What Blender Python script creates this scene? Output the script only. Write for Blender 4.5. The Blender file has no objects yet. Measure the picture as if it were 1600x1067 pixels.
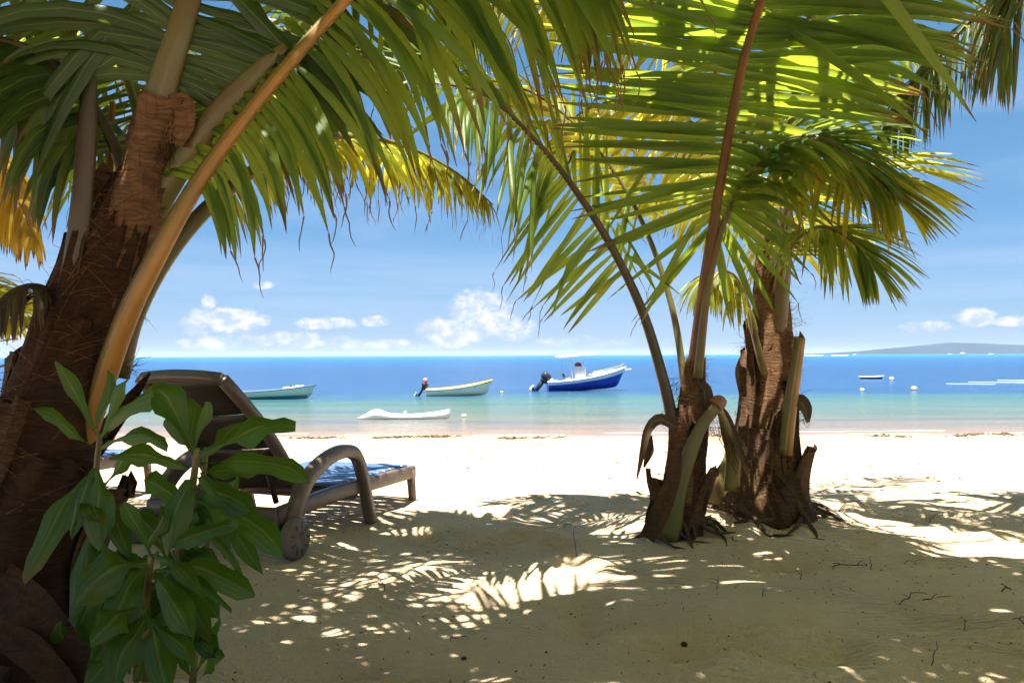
import bpy, math, random
import numpy as np
from mathutils import Vector, Matrix, Euler

random.seed(7)
scene = bpy.context.scene
COL = scene.collection

# ------------------------------------------------------------------ camera
F = 1244.0                      # focal length in pixels of a 1600 px wide picture
cam_data = bpy.data.cameras.new("camera")
cam_data.sensor_width = 36.0
cam_data.lens = 36.0 * F / 1600.0
cam_data.clip_start = 0.05
cam_data.clip_end = 60000
cam = bpy.data.objects.new("camera", cam_data)
COL.objects.link(cam)
CAM = Vector((0, 0, 1.0))
ROT = (Matrix.Rotation(math.radians(90 + 1.0), 4, 'X') @ Matrix.Rotation(math.radians(-0.25), 4, 'Z'))
cam.matrix_world = Matrix.Translation(CAM) @ ROT
scene.camera = cam
R3 = ROT.to_3x3()

def at(px, py, Y):
    """the point at distance Y seen at picture position (px, py) of the 1600 x 1067 photograph"""
    d = R3 @ Vector(((px - 800) / F, (533.5 - py) / F, -1))
    return CAM + d * (Y / d.y)

# ------------------------------------------------------------------ light
SUN_EL, SUN_AZ = math.radians(80), math.radians(205)      # azimuth from +Y towards +X
SD = Vector((math.cos(SUN_EL) * math.sin(SUN_AZ), math.cos(SUN_EL) * math.cos(SUN_AZ), math.sin(SUN_EL)))
sun_data = bpy.data.lights.new("sun", 'SUN')
sun_data.energy = 5.0
sun_data.angle = math.radians(0.5)
sun_data.color = (1.0, 0.93, 0.80)
sun = bpy.data.objects.new("sun", sun_data)
COL.objects.link(sun)
sun.rotation_euler = SD.to_track_quat('Z', 'Y').to_euler()
sun.location = (0, 0, 20)

scene.view_settings.view_transform = 'Standard'
scene.view_settings.look = 'None'
scene.view_settings.gamma = 1.0
scene.view_settings.use_curve_mapping = False
scene.view_settings.exposure = 2.25
scene.cycles.max_bounces = 8
scene.cycles.diffuse_bounces = 4
scene.cycles.transmission_bounces = 6
scene.cycles.transparent_max_bounces = 8
scene.cycles.use_denoising = True
scene.cycles.sample_clamp_indirect = 6.0

class NT:
    """small helper for node trees"""
    def __init__(s, tree):
        s.t = tree
        tree.nodes.clear()
    def n(s, typ, **kw):
        nd = s.t.nodes.new(typ)
        for k, v in kw.items():
            if k.startswith('i_'):
                key = k[2:]
                key = int(key) if key.isdigit() else key.replace('_', ' ')
                s.set(nd.inputs[key], v)
            else:
                setattr(nd, k, v)
        return nd
    def set(s, inp, v):
        if hasattr(v, 'node'):
            s.t.links.new(v, inp)
        else:
            inp.default_value = v
    def math(s, op, a, b=None, c=None, clamp=False):
        nd = s.t.nodes.new('ShaderNodeMath'); nd.operation = op; nd.use_clamp = clamp
        for i, v in enumerate((a, b, c)):
            if v is not None: s.set(nd.inputs[i], v)
        return nd.outputs[0]
    def mix(s, fac, a, b, blend='MIX'):
        nd = s.t.nodes.new('ShaderNodeMix'); nd.data_type = 'RGBA'; nd.blend_type = blend
        nd.clamp_factor = True
        s.set(nd.inputs[0], fac)
        for i, v in ((6, a), (7, b)):
            if isinstance(v, tuple) and len(v) == 3: v = (*v, 1)
            s.set(nd.inputs[i], v)
        return nd.outputs[2]
    def ramp(s, fac, stops, interp='LINEAR'):
        nd = s.t.nodes.new('ShaderNodeValToRGB')
        cr = nd.color_ramp; cr.interpolation = interp
        while len(cr.elements) < len(stops): cr.elements.new(0.5)
        for e, (p, c) in zip(cr.elements, stops):
            e.position = p
            e.color = (c, c, c, 1) if isinstance(c, (int, float)) else (*c, 1)
        s.set(nd.inputs[0], fac)
        return nd.outputs[0]
    def noise(s, vec, scale, detail=4, rough=0.55, dist=0.0):
        nd = s.n('ShaderNodeTexNoise', i_Scale=scale, i_Detail=detail, i_Roughness=rough, i_Distortion=dist)
        if vec is not None: s.set(nd.inputs['Vector'], vec)
        return nd.outputs[0]
    def smooth(s, x, a, b, c=0.0, d=1.0):
        nd = s.t.nodes.new('ShaderNodeMapRange'); nd.interpolation_type = 'SMOOTHSTEP'
        for i, v in enumerate((x, a, b, c, d)): s.set(nd.inputs[i], v)
        return nd.outputs[0]
    def scalev(s, vec, sc):
        nd = s.t.nodes.new('ShaderNodeMapping')
        s.set(nd.inputs[0], vec); nd.inputs[3].default_value = sc
        return nd.outputs[0]

world = bpy.data.worlds.new("World")
scene.world = world
world.use_nodes = True
w = NT(world.node_tree)
sky = w.n('ShaderNodeTexSky', sky_type='NISHITA', sun_disc=False)
sky.sun_elevation = SUN_EL
sky.sun_rotation = SUN_AZ
sky.air_density = 1.0; sky.dust_density = 0.15; sky.ozone_density = 1.6
tc = w.n('ShaderNodeTexCoord')
sep = w.n('ShaderNodeSeparateXYZ'); w.set(sep.inputs[0], tc.outputs['Generated'])
X, Yv, Z = sep.outputs
# azimuth (degrees, 0 = +Y, right positive) and elevation of the view direction
az = w.math('MULTIPLY', w.math('ARCTAN2', X, Yv), 57.2958)
el = w.math('MULTIPLY', w.math('ARCSINE', Z), 57.2958)
comb = w.n('ShaderNodeCombineXYZ'); w.set(comb.inputs[0], az); w.set(comb.inputs[1], el)
skyc = w.n('ShaderNodeHueSaturation', i_Saturation=1.22, i_Value=0.56); w.set(skyc.inputs['Color'], sky.outputs[0])
base = w.mix(w.smooth(el, -1.0, 22.0, 1.0, 0.0), skyc.outputs[0], (0.40, 0.53, 0.86), 'MULTIPLY')
base = w.mix(1.0, base, (1.02, 1.18, 1.10), 'MULTIPLY')
# thin veil of high cloud in streaks, everywhere
vs = w.scalev(comb.outputs[0], (0.035, 0.20, 1))
veil = w.noise(vs, 1.0, 6, 0.6, 0.6)
veil = w.smooth(veil, 0.46, 0.72, 0.0, 0.5)
veil = w.math('MULTIPLY', veil, w.smooth(el, 30.0, 8.0, 0.35, 1.0))
band = w.math('MULTIPLY', w.smooth(el, 9.0, 5.5), w.smooth(w.noise(w.scalev(comb.outputs[0], (0.03, 0.55, 1)), 1.0, 5, 0.6, 0.4), 0.30, 0.62, 0.10, 0.60))
veil = w.math('MAXIMUM', veil, band)
haze = w.smooth(el, 7.5, 0.0, 0.0, 0.22)
# cumulus near the horizon: billowing noise cut by a height limit that varies with azimuth
cn = w.noise(w.scalev(comb.outputs[0], (0.42, 0.75, 1)), 1.0, 8, 0.62, 0.35)
fine = w.noise(w.scalev(comb.outputs[0], (1.6, 2.2, 1)), 1.0, 6, 0.6)
def blob(a, e, ra, re, amp):
    u = w.math('DIVIDE', w.math('SUBTRACT', az, a), ra)
    v = w.math('DIVIDE', w.math('SUBTRACT', el, e), re)
    d = w.math('ADD', w.math('MULTIPLY', u, u), w.math('MULTIPLY', v, v))
    return w.math('MULTIPLY', w.math('SUBTRACT', 1.0, d, clamp=True), amp)
def cld(px, py, rx, ry, amp=1.0):
    d = math.degrees
    return blob(d(math.atan((px - 800) / F)), d(math.atan((557 - py) / F)), d(rx / F), d(ry / F), amp)
blobs = [cld(752, 492, 62, 46), cld(705, 520, 66, 30, .9), cld(800, 515, 60, 28, .7), cld(365, 502, 60, 24, .95), cld(305, 508, 26, 24, .9), cld(326, 478, 13, 16, 1.),
         cld(330, 538, 60, 14, .7), cld(512, 507, 58, 13, .85), cld(588, 504, 34, 11, .75), cld(410, 451, 22, 9, .8),
         cld(450, 532, 120, 16, .65), cld(600, 540, 120, 12, .6), cld(1526, 508, 30, 16, .85), cld(1450, 521, 45, 12, .6),
         cld(1590, 515, 40, 10, .8), cld(25, 525, 80, 30, .9), cld(900, 535, 120, 12, .45)]
m = blobs[0]
for b in blobs[1:]: m = w.math('MAXIMUM', m, b)
# elsewhere round the horizon the same kind of low clouds
rnd = w.noise(w.scalev(comb.outputs[0], (0.07, 0.12, 1)), 1.0, 2, 0.5)
rest = w.math('MULTIPLY', w.smooth(rnd, 0.5, 0.68), w.smooth(el, 7.0, 0.5))
behind = w.smooth(w.math('ABSOLUTE', az), 36.0, 44.0)
m = w.math('MAXIMUM', m, w.math('MULTIPLY', rest, behind))
dens = w.math('ADD', w.math('MULTIPLY', m, 0.95), w.math('ADD', w.math('MULTIPLY', w.math('SUBTRACT', cn, 0.5), 1.7), w.math('MULTIPLY', w.math('SUBTRACT', fine, 0.5), 0.9)))
dens = w.math('MULTIPLY', w.smooth(dens, 0.14, 0.72), w.smooth(m, 0.02, 0.25))
lum = w.smooth(w.noise(w.scalev(comb.outputs[0], (0.9, 1.3, 1)), 1.0, 5, 0.6), 0.38, 0.62, 0.0, 1.0)
ccol = w.mix(lum, (2.5, 3.1, 4.3), (4.5, 4.45, 4.6))
c1 = w.mix(haze, base, (1.75, 2.45, 3.9))
c2 = w.mix(veil, c1, (2.05, 2.85, 4.1))
c3 = w.mix(w.math('MULTIPLY', dens, 0.95), c2, ccol)
bg = w.n('ShaderNodeBackground', i_Strength=0.05); w.set(bg.inputs[0], c3)
out = w.n('ShaderNodeOutputWorld'); w.set(out.inputs[0], bg.outputs[0])

# ------------------------------------------------------------------ object helpers
def tag(o, label=None, cat=None, group=None, kind=None):
    if label: o['label'] = label
    if cat: o['category'] = cat
    if group: o['group'] = group
    if kind: o['kind'] = kind
    return o

def empty(name, loc, label=None, cat=None, group=None, rz=0.0, parent=None):
    o = bpy.data.objects.new(name, None)
    o.empty_display_size = 0.1
    COL.objects.link(o)
    o.location = loc; o.rotation_euler = (0, 0, rz)
    if parent: o.parent = parent
    return tag(o, label, cat, group)

class MB:
    """collects geometry; build() links it as ONE mesh object"""
    def __init__(s):
        s.v = []; s.f = []; s.uv = []; s.r = []; s.nv = 0
    def add(s, verts, faces, uvs=None, rnd=0.5):
        verts = np.asarray(verts, float)
        k = s.nv
        s.v.append(verts)
        s.f.extend([tuple(i + k for i in f) for f in faces])
        if uvs is None: uvs = np.zeros((len(verts), 2))
        s.uv.append(np.asarray(uvs, float))
        s.r.append(np.full(len(verts), rnd))
        s.nv += len(verts)
        return s
    def build(s, name, material, parent=None, smooth=True, origin=(0, 0, 0), link=True):
        me = bpy.data.meshes.new(name)
        V = np.concatenate(s.v) - np.asarray(origin, float)
        me.from_pydata(V.tolist(), [], s.f)
        UV = np.concatenate(s.uv)
        lay = me.uv_layers.new(name='UVMap')
        li = np.empty(len(me.loops), np.int32); me.loops.foreach_get('vertex_index', li)
        lay.data.foreach_set('uv', UV[li].ravel())
        a = me.attributes.new('rnd', 'FLOAT', 'POINT')
        a.data.foreach_set('value', np.concatenate(s.r))
        if smooth: me.polygons.foreach_set('use_smooth', [True] * len(me.polygons))
        me.materials.append(material)
        me.update()
        if not link: return me
        o = bpy.data.objects.new(name, me)
        COL.objects.link(o)
        if parent is not None:
            o.parent = parent
        return o

def world_child(mb, name, material, parent, smooth=True):
    """build geometry given in world coordinates under a parent that only has a location"""
    off = Vector((0, 0, 0)); p = parent
    while p is not None:
        off += p.location; p = p.parent
    return mb.build(name, material, parent, smooth, origin=off)

def catmull(P, n):
    P = [np.asarray(p, float) for p in P]
    P = [2 * P[0] - P[1]] + P + [2 * P[-1] - P[-2]]
    out = []
    segs = len(P) - 3
    for i in range(n):
        t = i / (n - 1) * segs
        k = min(int(t), segs - 1); u = t - k
        a, b, c, d = P[k:k + 4]
        out.append(0.5 * ((2 * b) + (-a + c) * u + (2 * a - 5 * b + 4 * c - d) * u * u + (-a + 3 * b - 3 * c + d) * u ** 3))
    return np.array(out)

def unit(v):
    v = np.asarray(v, float)
    return v / (np.linalg.norm(v, axis=-1, keepdims=True) + 1e-12)

def tangents(P):
    return unit(np.gradient(P, axis=0))

def tube(mb, P, radii, ns=8, flat=1.0, side=None, closed_end=True, rnd=0.5, wob=None):
    """sweep along P with radius per point; flat squashes the section along the direction side"""
    P = np.asarray(P, float); n = len(P)
    radii = np.broadcast_to(np.asarray(radii, float), (n,))
    T = tangents(P)
    ref = np.asarray(side if side is not None else ((0, 0, 1) if abs(T[0][2]) < 0.9 else (0, 1, 0)), float)
    V = []; UV = []
    for i in range(n):
        a = unit(ref - T[i] * ref.dot(T[i])); ref = a
        b = np.cross(T[i], a)
        for k in range(ns):
            th = 2 * math.pi * k / ns
            rr = radii[i] * (wob(i / (n - 1), th) if wob else 1.0)
            V.append(P[i] + a * math.cos(th) * rr * flat + b * math.sin(th) * rr)
            UV.append((k / ns, i / (n - 1)))
    Fc = []
    for i in range(n - 1):
        for k in range(ns):
            k2 = (k + 1) % ns
            Fc.append((i * ns + k, i * ns + k2, (i + 1) * ns + k2, (i + 1) * ns + k))
    if closed_end:
        Fc.append(tuple(range(ns))[::-1])
        Fc.append(tuple((n - 1) * ns + k for k in range(ns)))
    mb.add(V, Fc, UV, rnd)
    return mb

def ribbon(mb, P, widths, normal, fold=0.15, rnd=0.5, twist=0.0, across=1):
    """a leaf blade: folded strip along P. normal = rough facing direction"""
    P = np.asarray(P, float); n = len(P)
    T = tangents(P)
    N0 = np.asarray(normal, float)
    V = []; UV = []
    m = 2 * across + 1
    for i in range(n):
        t = T[i]
        W = unit(np.cross(t, N0))
        N = np.cross(W, t)
        if twist:
            a = twist * i / (n - 1)
            W, N = W * math.cos(a) + N * math.sin(a), N * math.cos(a) - W * math.sin(a)
        for k in range(m):
            u = (k - across) / across
            V.append(P[i] + W * (u * widths[i] * 0.5) + N * (fold * widths[i] * abs(u)))
            UV.append((0.5 + 0.5 * u, i / (n - 1)))
    Fc = []
    for i in range(n - 1):
        for k in range(m - 1):
            a = i * m + k
            Fc.append((a, a + 1, a + 1 + m, a + m))
    mb.add(V, Fc, UV, rnd)
    return mb

def box(mb, c, size, rot=None, bevel=0.0, rnd=0.5):
    """bevelled box, rot is a 3x3 matrix or None"""
    sx, sy, sz = (s * 0.5 for s in size)
    b = min(bevel, sx * .9, sy * .9, sz * .9)
    V = []; Fc = []
    if b <= 0:
        for z in (-sz, sz):
            for x, y in ((-sx, -sy), (sx, -sy), (sx, sy), (-sx, sy)):
                V.append((x, y, z))
        Fc = [(3, 2, 1, 0), (4, 5, 6, 7), (0, 1, 5, 4), (1, 2, 6, 5), (2, 3, 7, 6), (3, 0, 4, 7)]
    else:
        rings = [(-sz, b), (-sz + b, 0), (sz - b, 0), (sz, b)]
        for z, ins in rings:
            x0, y0 = sx - ins, sy - ins
            c0 = b * 0.8
            for x, y in ((-x0 + c0, -y0), (x0 - c0, -y0), (x0, -y0 + c0), (x0, y0 - c0), (x0 - c0, y0), (-x0 + c0, y0), (-x0, y0 - c0), (-x0, -y0 + c0)):
                V.append((x, y, z))
        for i in range(3):
            for k in range(8):
                k2 = (k + 1) % 8
                Fc.append((i * 8 + k, i * 8 + k2, i * 8 + 8 + k2, i * 8 + 8 + k))
        Fc.append(tuple(range(8))[::-1]); Fc.append(tuple(range(24, 32)))
    V = np.array(V)
    if rot is not None: V = V @ np.array(rot).T
    mb.add(V + np.asarray(c, float), Fc, None, rnd)
    return mb

def lathe(mb, prof, c=(0, 0, 0), ns=20, axis='Z', rnd=0.5):
    V = []; Fc = []
    n = len(prof)
    for r, z in prof:
        for k in range(ns):
            a = 2 * math.pi * k / ns
            p = (r * math.cos(a), r * math.sin(a), z)
            if axis == 'X': p = (p[2], p[0], p[1])
            elif axis == 'Y': p = (p[0], p[2], p[1])
            V.append((p[0] + c[0], p[1] + c[1], p[2] + c[2]))
    for i in range(n - 1):
        for k in range(ns):
            k2 = (k + 1) % ns
            Fc.append((i * ns + k, i * ns + k2, (i + 1) * ns + k2, (i + 1) * ns + k))
    Fc.append(tuple(range(ns))[::-1]); Fc.append(tuple((n - 1) * ns + k for k in range(ns)))
    mb.add(V, Fc, None, rnd)
    return mb

# value noise in numpy
_rs = np.random.RandomState(11)
_LAT = _rs.rand(256, 256)
def vnoise(x, y):
    x = np.asarray(x, float); y = np.asarray(y, float)
    xi = np.floor(x).astype(int); yi = np.floor(y).astype(int)
    fx = x - xi; fy = y - yi
    fx = fx * fx * (3 - 2 * fx); fy = fy * fy * (3 - 2 * fy)
    g = lambda i, j: _LAT[i % 256, j % 256]
    return (g(xi, yi) * (1 - fx) + g(xi + 1, yi) * fx) * (1 - fy) + (g(xi, yi + 1) * (1 - fx) + g(xi + 1, yi + 1) * fx) * fy
def fbm(x, y, o=4):
    s = 0; a = 0.5
    for k in range(o):
        s = s + a * (vnoise(x * 2 ** k + 17 * k, y * 2 ** k + 31 * k) - 0.5); a *= 0.5
    return s
# ------------------------------------------------------------------ materials
def new_mat(name):
    m = bpy.data.materials.new(name); m.use_nodes = True
    return m, NT(m.node_tree)

def finish(nt, shader, disp=None):
    o = nt.n('ShaderNodeOutputMaterial'); nt.set(o.inputs[0], shader)

def bump(nt, h, strength=0.3, dist=0.01, normal=None):
    b = nt.n('ShaderNodeBump', i_Strength=strength, i_Distance=dist); nt.set(b.inputs['Height'], h)
    if normal is not None: nt.set(b.inputs['Normal'], normal)
    return b.outputs[0]

def leaf_material(name, front, back, trans, tip=(0.16, 0.09, 0.03), tipstart=0.9, rough=0.38, tfac=0.42, veins=26, vary=0.5, wax=0.5):
    m, nt = new_mat(name)
    uv = nt.n('ShaderNodeTexCoord').outputs['UV']
    sp = nt.n('ShaderNodeSeparateXYZ'); nt.set(sp.inputs[0], uv)
    u, v = sp.outputs[0], sp.outputs[1]
    rnd = nt.n('ShaderNodeAttribute', attribute_name='rnd').outputs['Fac']
    obj = nt.n('ShaderNodeTexCoord').outputs['Object']
    nz = nt.noise(obj, 9.0, 4, 0.6)
    fib = nt.math('SINE', nt.math('MULTIPLY', u, float(veins) * 6.283))
    mid = nt.smooth(nt.math('ABSOLUTE', nt.math('SUBTRACT', u, 0.5)), 0.0, 0.07, 1.0, 0.0)
    f = nt.math('MULTIPLY_ADD', rnd, vary, nt.math('MULTIPLY', nt.math('SUBTRACT', nz, 0.5), 0.8))
    c = nt.mix(nt.math('MAXIMUM', nt.math('MINIMUM', f, 1.0), 0.0), front, back)
    c = nt.mix(nt.math('MULTIPLY', mid, 0.5), c, (0.22, 0.25, 0.07))
    streak = nt.smooth(nt.noise(nt.scalev(uv, (9.0, 0.8, 1)), 1.0, 4, 0.6), 0.35, 0.65)
    c = nt.mix(nt.math('MULTIPLY', streak, 0.45), c, tuple(x * 0.55 for x in front))
    # browning: tip and blotches
    tb = nt.smooth(nt.math('ADD', v, nt.math('MULTIPLY', nt.math('SUBTRACT', nt.noise(obj, 30.0, 3), 0.5), 0.25)), nt.math('SUBTRACT', tipstart, nt.math('MULTIPLY', nt.smooth(rnd, 0.7, 1.0), 0.25)), tipstart + 0.06)
    spots = nt.smooth(nt.noise(obj, 22.0, 5, 0.7), 0.64, 0.76)
    br = nt.math('MAXIMUM', tb, nt.math('MULTIPLY', spots, 0.6))
    c = nt.mix(br, c, tip)
    t = nt.mix(nt.math('MULTIPLY', rnd, 0.8), trans, (trans[0] * 1.3, trans[1] * 1.02, trans[2] * 0.8))
    t = nt.mix(nt.math('MULTIPLY', streak, 0.35), t, tuple(x * 0.5 for x in trans))
    t = nt.mix(nt.math('MULTIPLY', mid, 0.4), t, (0.3, 0.34, 0.06))
    t = nt.mix(br, t, (0.20, 0.10, 0.02))
    h = nt.math('MULTIPLY_ADD', fib, 0.35, nt.math('MULTIPLY', nz, 0.5))
    nrm = bump(nt, h, 0.25, 0.002)
    p = nt.n('ShaderNodeBsdfPrincipled', i_Roughness=rough)
    p.inputs['Specular IOR Level'].default_value = wax
    nt.set(p.inputs['Base Color'], c); nt.set(p.inputs['Normal'], nrm)
    tr = nt.n('ShaderNodeBsdfTranslucent'); nt.set(tr.inputs[0], t); nt.set(tr.inputs['Normal'], nrm)
    mx = nt.n('ShaderNodeMixShader', i_0=tfac); nt.set(mx.inputs[1], p.outputs[0]); nt.set(mx.inputs[2], tr.outputs[0])
    finish(nt, mx.outputs[0])
    return m

M = {}
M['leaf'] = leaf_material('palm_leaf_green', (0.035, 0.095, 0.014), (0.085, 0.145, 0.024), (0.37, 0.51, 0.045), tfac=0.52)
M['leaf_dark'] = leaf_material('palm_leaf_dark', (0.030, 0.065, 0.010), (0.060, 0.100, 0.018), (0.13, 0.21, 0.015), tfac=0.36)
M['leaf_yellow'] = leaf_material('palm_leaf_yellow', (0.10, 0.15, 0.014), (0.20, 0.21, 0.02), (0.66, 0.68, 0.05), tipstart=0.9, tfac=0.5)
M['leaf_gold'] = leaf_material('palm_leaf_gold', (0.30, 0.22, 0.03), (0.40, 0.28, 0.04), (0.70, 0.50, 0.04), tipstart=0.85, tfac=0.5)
M['leaf_dry'] = leaf_material('palm_leaf_dry', (0.06, 0.035, 0.02), (0.12, 0.075, 0.04), (0.10, 0.05, 0.02), tfac=0.15, rough=0.7)
M['bush'] = leaf_material('broad_leaf', (0.022, 0.065, 0.006), (0.052, 0.105, 0.010), (0.16, 0.34, 0.02), tipstart=1.05, rough=0.40, tfac=0.38, veins=4, vary=0.9, wax=0.35)

def stalk_material(name, a, b, edge, rough=0.45, two=None):
    m, nt = new_mat(name)
    tcn = nt.n('ShaderNodeTexCoord')
    sp = nt.n('ShaderNodeSeparateXYZ'); nt.set(sp.inputs[0], tcn.outputs['UV'])
    u, v = sp.outputs[0], sp.outputs[1]
    st = nt.noise(nt.scalev(tcn.outputs['UV'], (26, 3, 1)), 1.0, 4, 0.6)
    bl = nt.noise(tcn.outputs['Object'], 5.0, 3)
    c = nt.mix(st, a, b)
    c = nt.mix(nt.smooth(bl, 0.42, 0.62), c, edge)
    if two:
        side_ = nt.math('MULTIPLY_ADD', nt.math('SINE', nt.math('MULTIPLY', u, 6.2832)), 0.5, 0.5)
        c = nt.mix(nt.smooth(nt.math('ADD', side_, nt.math('MULTIPLY', nt.math('SUBTRACT', st, 0.5), 0.5)), 0.80, 0.42), c, two)
    scar = nt.smooth(nt.noise(nt.scalev(tcn.outputs['UV'], (9, 40, 1)), 1.0, 5, 0.7), 0.66, 0.74)
    c = nt.mix(nt.math('MULTIPLY', scar, 0.7), c, (0.07, 0.035, 0.015))
    p = nt.n('ShaderNodeBsdfPrincipled', i_Roughness=rough)
    nt.set(p.inputs['Base Color'], c); nt.set(p.inputs['Normal'], bump(nt, st, 0.4, 0.004))
    finish(nt, p.outputs[0])
    return m
M['stalk_orange'] = stalk_material('stalk_orange', (0.30, 0.13, 0.022), (0.38, 0.18, 0.033), (0.24, 0.13, 0.025), two=(0.10, 0.085, 0.02))
M['stalk_olive'] = stalk_material('stalk_olive', (0.075, 0.075, 0.018), (0.13, 0.11, 0.028), (0.11, 0.07, 0.02))
M['stalk_brown'] = stalk_material('stalk_brown', (0.16, 0.062, 0.022), (0.24, 0.10, 0.035), (0.12, 0.06, 0.022))
M['stalk_green'] = stalk_material('stalk_green', (0.10, 0.095, 0.022), (0.24, 0.19, 0.04), (0.09, 0.05, 0.02))
M['stalk_dark'] = stalk_material('stalk_dark', (0.045, 0.03, 0.014), (0.08, 0.05, 0.022), (0.04, 0.032, 0.014))

def fibre_material(name, a, b, dark, scale=1.0, rough=0.85):
    m, nt = new_mat(name)
    tcn = nt.n('ShaderNodeTexCoord')
    uv = tcn.outputs['UV']; ob = tcn.outputs['Object']
    warp = nt.noise(ob, 4.0 * scale, 3)
    off = nt.n('ShaderNodeVectorMath', operation='ADD'); nt.set(off.inputs[0], nt.scalev(ob, (14 * scale, 14 * scale, 120 * scale)))
    wv = nt.n('ShaderNodeCombineXYZ'); nt.set(wv.inputs[2], nt.math('MULTIPLY', warp, 16.0)); nt.set(off.inputs[1], wv.outputs[0])
    weave = nt.noise(off.outputs[0], 1.0, 5, 0.65)
    long_ = nt.noise(nt.scalev(ob, (70 * scale, 70 * scale, 6 * scale)), 1.0, 4, 0.6)
    blot = nt.noise(ob, 7.0 * scale, 5, 0.6)
    c = nt.mix(nt.smooth(weave, 0.3, 0.7), a, b)
    c = nt.mix(nt.math('MULTIPLY', nt.smooth(long_, 0.52, 0.7), 0.5), c, dark)
    c = nt.mix(nt.math('MULTIPLY', nt.smooth(blot, 0.5, 0.7), 0.7), c, dark)
    p = nt.n('ShaderNodeBsdfPrincipled', i_Roughness=rough)
    p.inputs['Specular IOR Level'].default_value = 0.2
    nt.set(p.inputs['Base Color'], c)
    nt.set(p.inputs['Normal'], bump(nt, nt.math('ADD', weave, nt.math('MULTIPLY', long_, 0.7)), 0.8, 0.012))
    finish(nt, p.outputs[0])
    return m
M['fibre'] = fibre_material('palm_fibre', (0.09, 0.045, 0.022), (0.20, 0.105, 0.05), (0.05, 0.028, 0.016))
M['fibre_dark'] = fibre_material('palm_fibre_dark', (0.028, 0.012, 0.006), (0.062, 0.028, 0.012), (0.028, 0.016, 0.01))
M['bark'] = fibre_material('palm_bark', (0.055, 0.029, 0.015), (0.110, 0.060, 0.030), (0.04, 0.025, 0.016))
M['root'] = fibre_material('palm_root', (0.07, 0.045, 0.03), (0.12, 0.085, 0.06), (0.03, 0.02, 0.015), 2.0)

def plain(name, col, rough=0.5, metal=0.0, spec=0.5, coat=0.0, var=0.12, nscale=6.0, bmp=0.0):
    m, nt = new_mat(name)
    ob = nt.n('ShaderNodeTexCoord').outputs['Object']
    nz = nt.noise(ob, nscale, 5, 0.6)
    c = nt.mix(nz, tuple(x * (1 - var) for x in col), tuple(min(1, x * (1 + var)) for x in col))
    p = nt.n('ShaderNodeBsdfPrincipled', i_Metallic=metal)
    p.inputs['Specular IOR Level'].default_value = spec
    p.inputs['Coat Weight'].default_value = coat
    nt.set(p.inputs['Base Color'], c)
    nt.set(p.inputs['Roughness'], nt.math('MULTIPLY_ADD', nt.noise(ob, nscale * 3, 3), 0.2, rough - 0.1))
    if bmp: nt.set(p.inputs['Normal'], bump(nt, nt.noise(ob, nscale * 20, 3), bmp, 0.003))
    finish(nt, p.outputs[0])
    return m
M['lounger'] = plain('lounger_plastic', (0.095, 0.068, 0.052), 0.42, spec=0.45, var=0.18, nscale=9, bmp=0.06)
M['lounger_back'] = plain('lounger_panel', (0.030, 0.020, 0.014), 0.5, spec=0.35, var=0.2, nscale=9, bmp=0.05)
M['slat'] = plain('lounger_slat_sky_sheen', (0.06, 0.11, 0.24), 0.3, spec=0.8, var=0.12)  # blue sky reflection painted into the base colour of the slats
M['wheel'] = plain('lounger_wheel', (0.12, 0.095, 0.08), 0.5, spec=0.4, var=0.15, nscale=14, bmp=0.08)
M['white'] = plain('boat_white', (0.78, 0.78, 0.76), 0.3, var=0.05)
M['blue'] = plain('boat_blue', (0.012, 0.045, 0.36), 0.25, var=0.08)
M['mint'] = plain('boat_mint', (0.66, 0.74, 0.55), 0.45, var=0.08)
M['teal'] = plain('boat_teal', (0.03, 0.22, 0.20), 0.45, var=0.08)
M['cream'] = plain('boat_cream', (0.82, 0.84, 0.64), 0.45, var=0.06)
M['orange'] = plain('boat_orange', (0.75, 0.38, 0.04), 0.5, var=0.12)
M['trimblue'] = plain('boat_trim_blue', (0.05, 0.09, 0.20), 0.45)
M['black'] = plain('outboard_black', (0.018, 0.02, 0.03), 0.25, var=0.2)
M['grey'] = plain('grey_paint', (0.32, 0.34, 0.36), 0.45)
M['red'] = plain('red_cloth', (0.22, 0.02, 0.03), 0.6)
M['steel'] = plain('steel', (0.6, 0.6, 0.6), 0.25, metal=1.0)
M['buoy'] = plain('buoy_cream', (0.72, 0.62, 0.36), 0.5)
M['stone'] = plain('pale_stone', (0.42, 0.36, 0.27), 0.85, var=0.3, nscale=14, bmp=0.4)
M['twig'] = plain('twig_brown', (0.05, 0.028, 0.018), 0.8, var=0.3, nscale=20)
M['weed'] = plain('dry_seaweed', (0.08, 0.055, 0.035), 0.85, var=0.5, nscale=3)
M['hill'] = plain('hill_forest', (0.018, 0.036, 0.042), 0.9, spec=0.1, var=0.25, nscale=0.004)
M['foam'] = plain('foam_white', (0.85, 0.87, 0.88), 0.6)

# sand
m, nt = new_mat('beach_sand')
ob = nt.n('ShaderNodeTexCoord').outputs['Object']
sp = nt.n('ShaderNodeSeparateXYZ'); nt.set(sp.inputs[0], ob)
big = nt.noise(ob, 1.3, 5, 0.6)
grain = nt.noise(ob, 260.0, 2, 0.7)
mid = nt.noise(ob, 24.0, 5, 0.7)
c = nt.mix(nt.smooth(big, 0.3, 0.7), (0.66, 0.49, 0.325), (0.77, 0.60, 0.42))
c = nt.mix(nt.math('MULTIPLY', nt.smooth(mid, 0.55, 0.75), 0.28), c, (0.48, 0.36, 0.225))
spk = nt.smooth(nt.noise(ob, 75.0, 2, 0.5), 0.70, 0.76)
c = nt.mix(nt.math('MULTIPLY', spk, 0.7), c, (0.13, 0.09, 0.06))
c = nt.mix(nt.math('MULTIPLY', nt.math('SUBTRACT', grain, 0.3), 0.4), c, (0.70, 0.61, 0.44))
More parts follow.
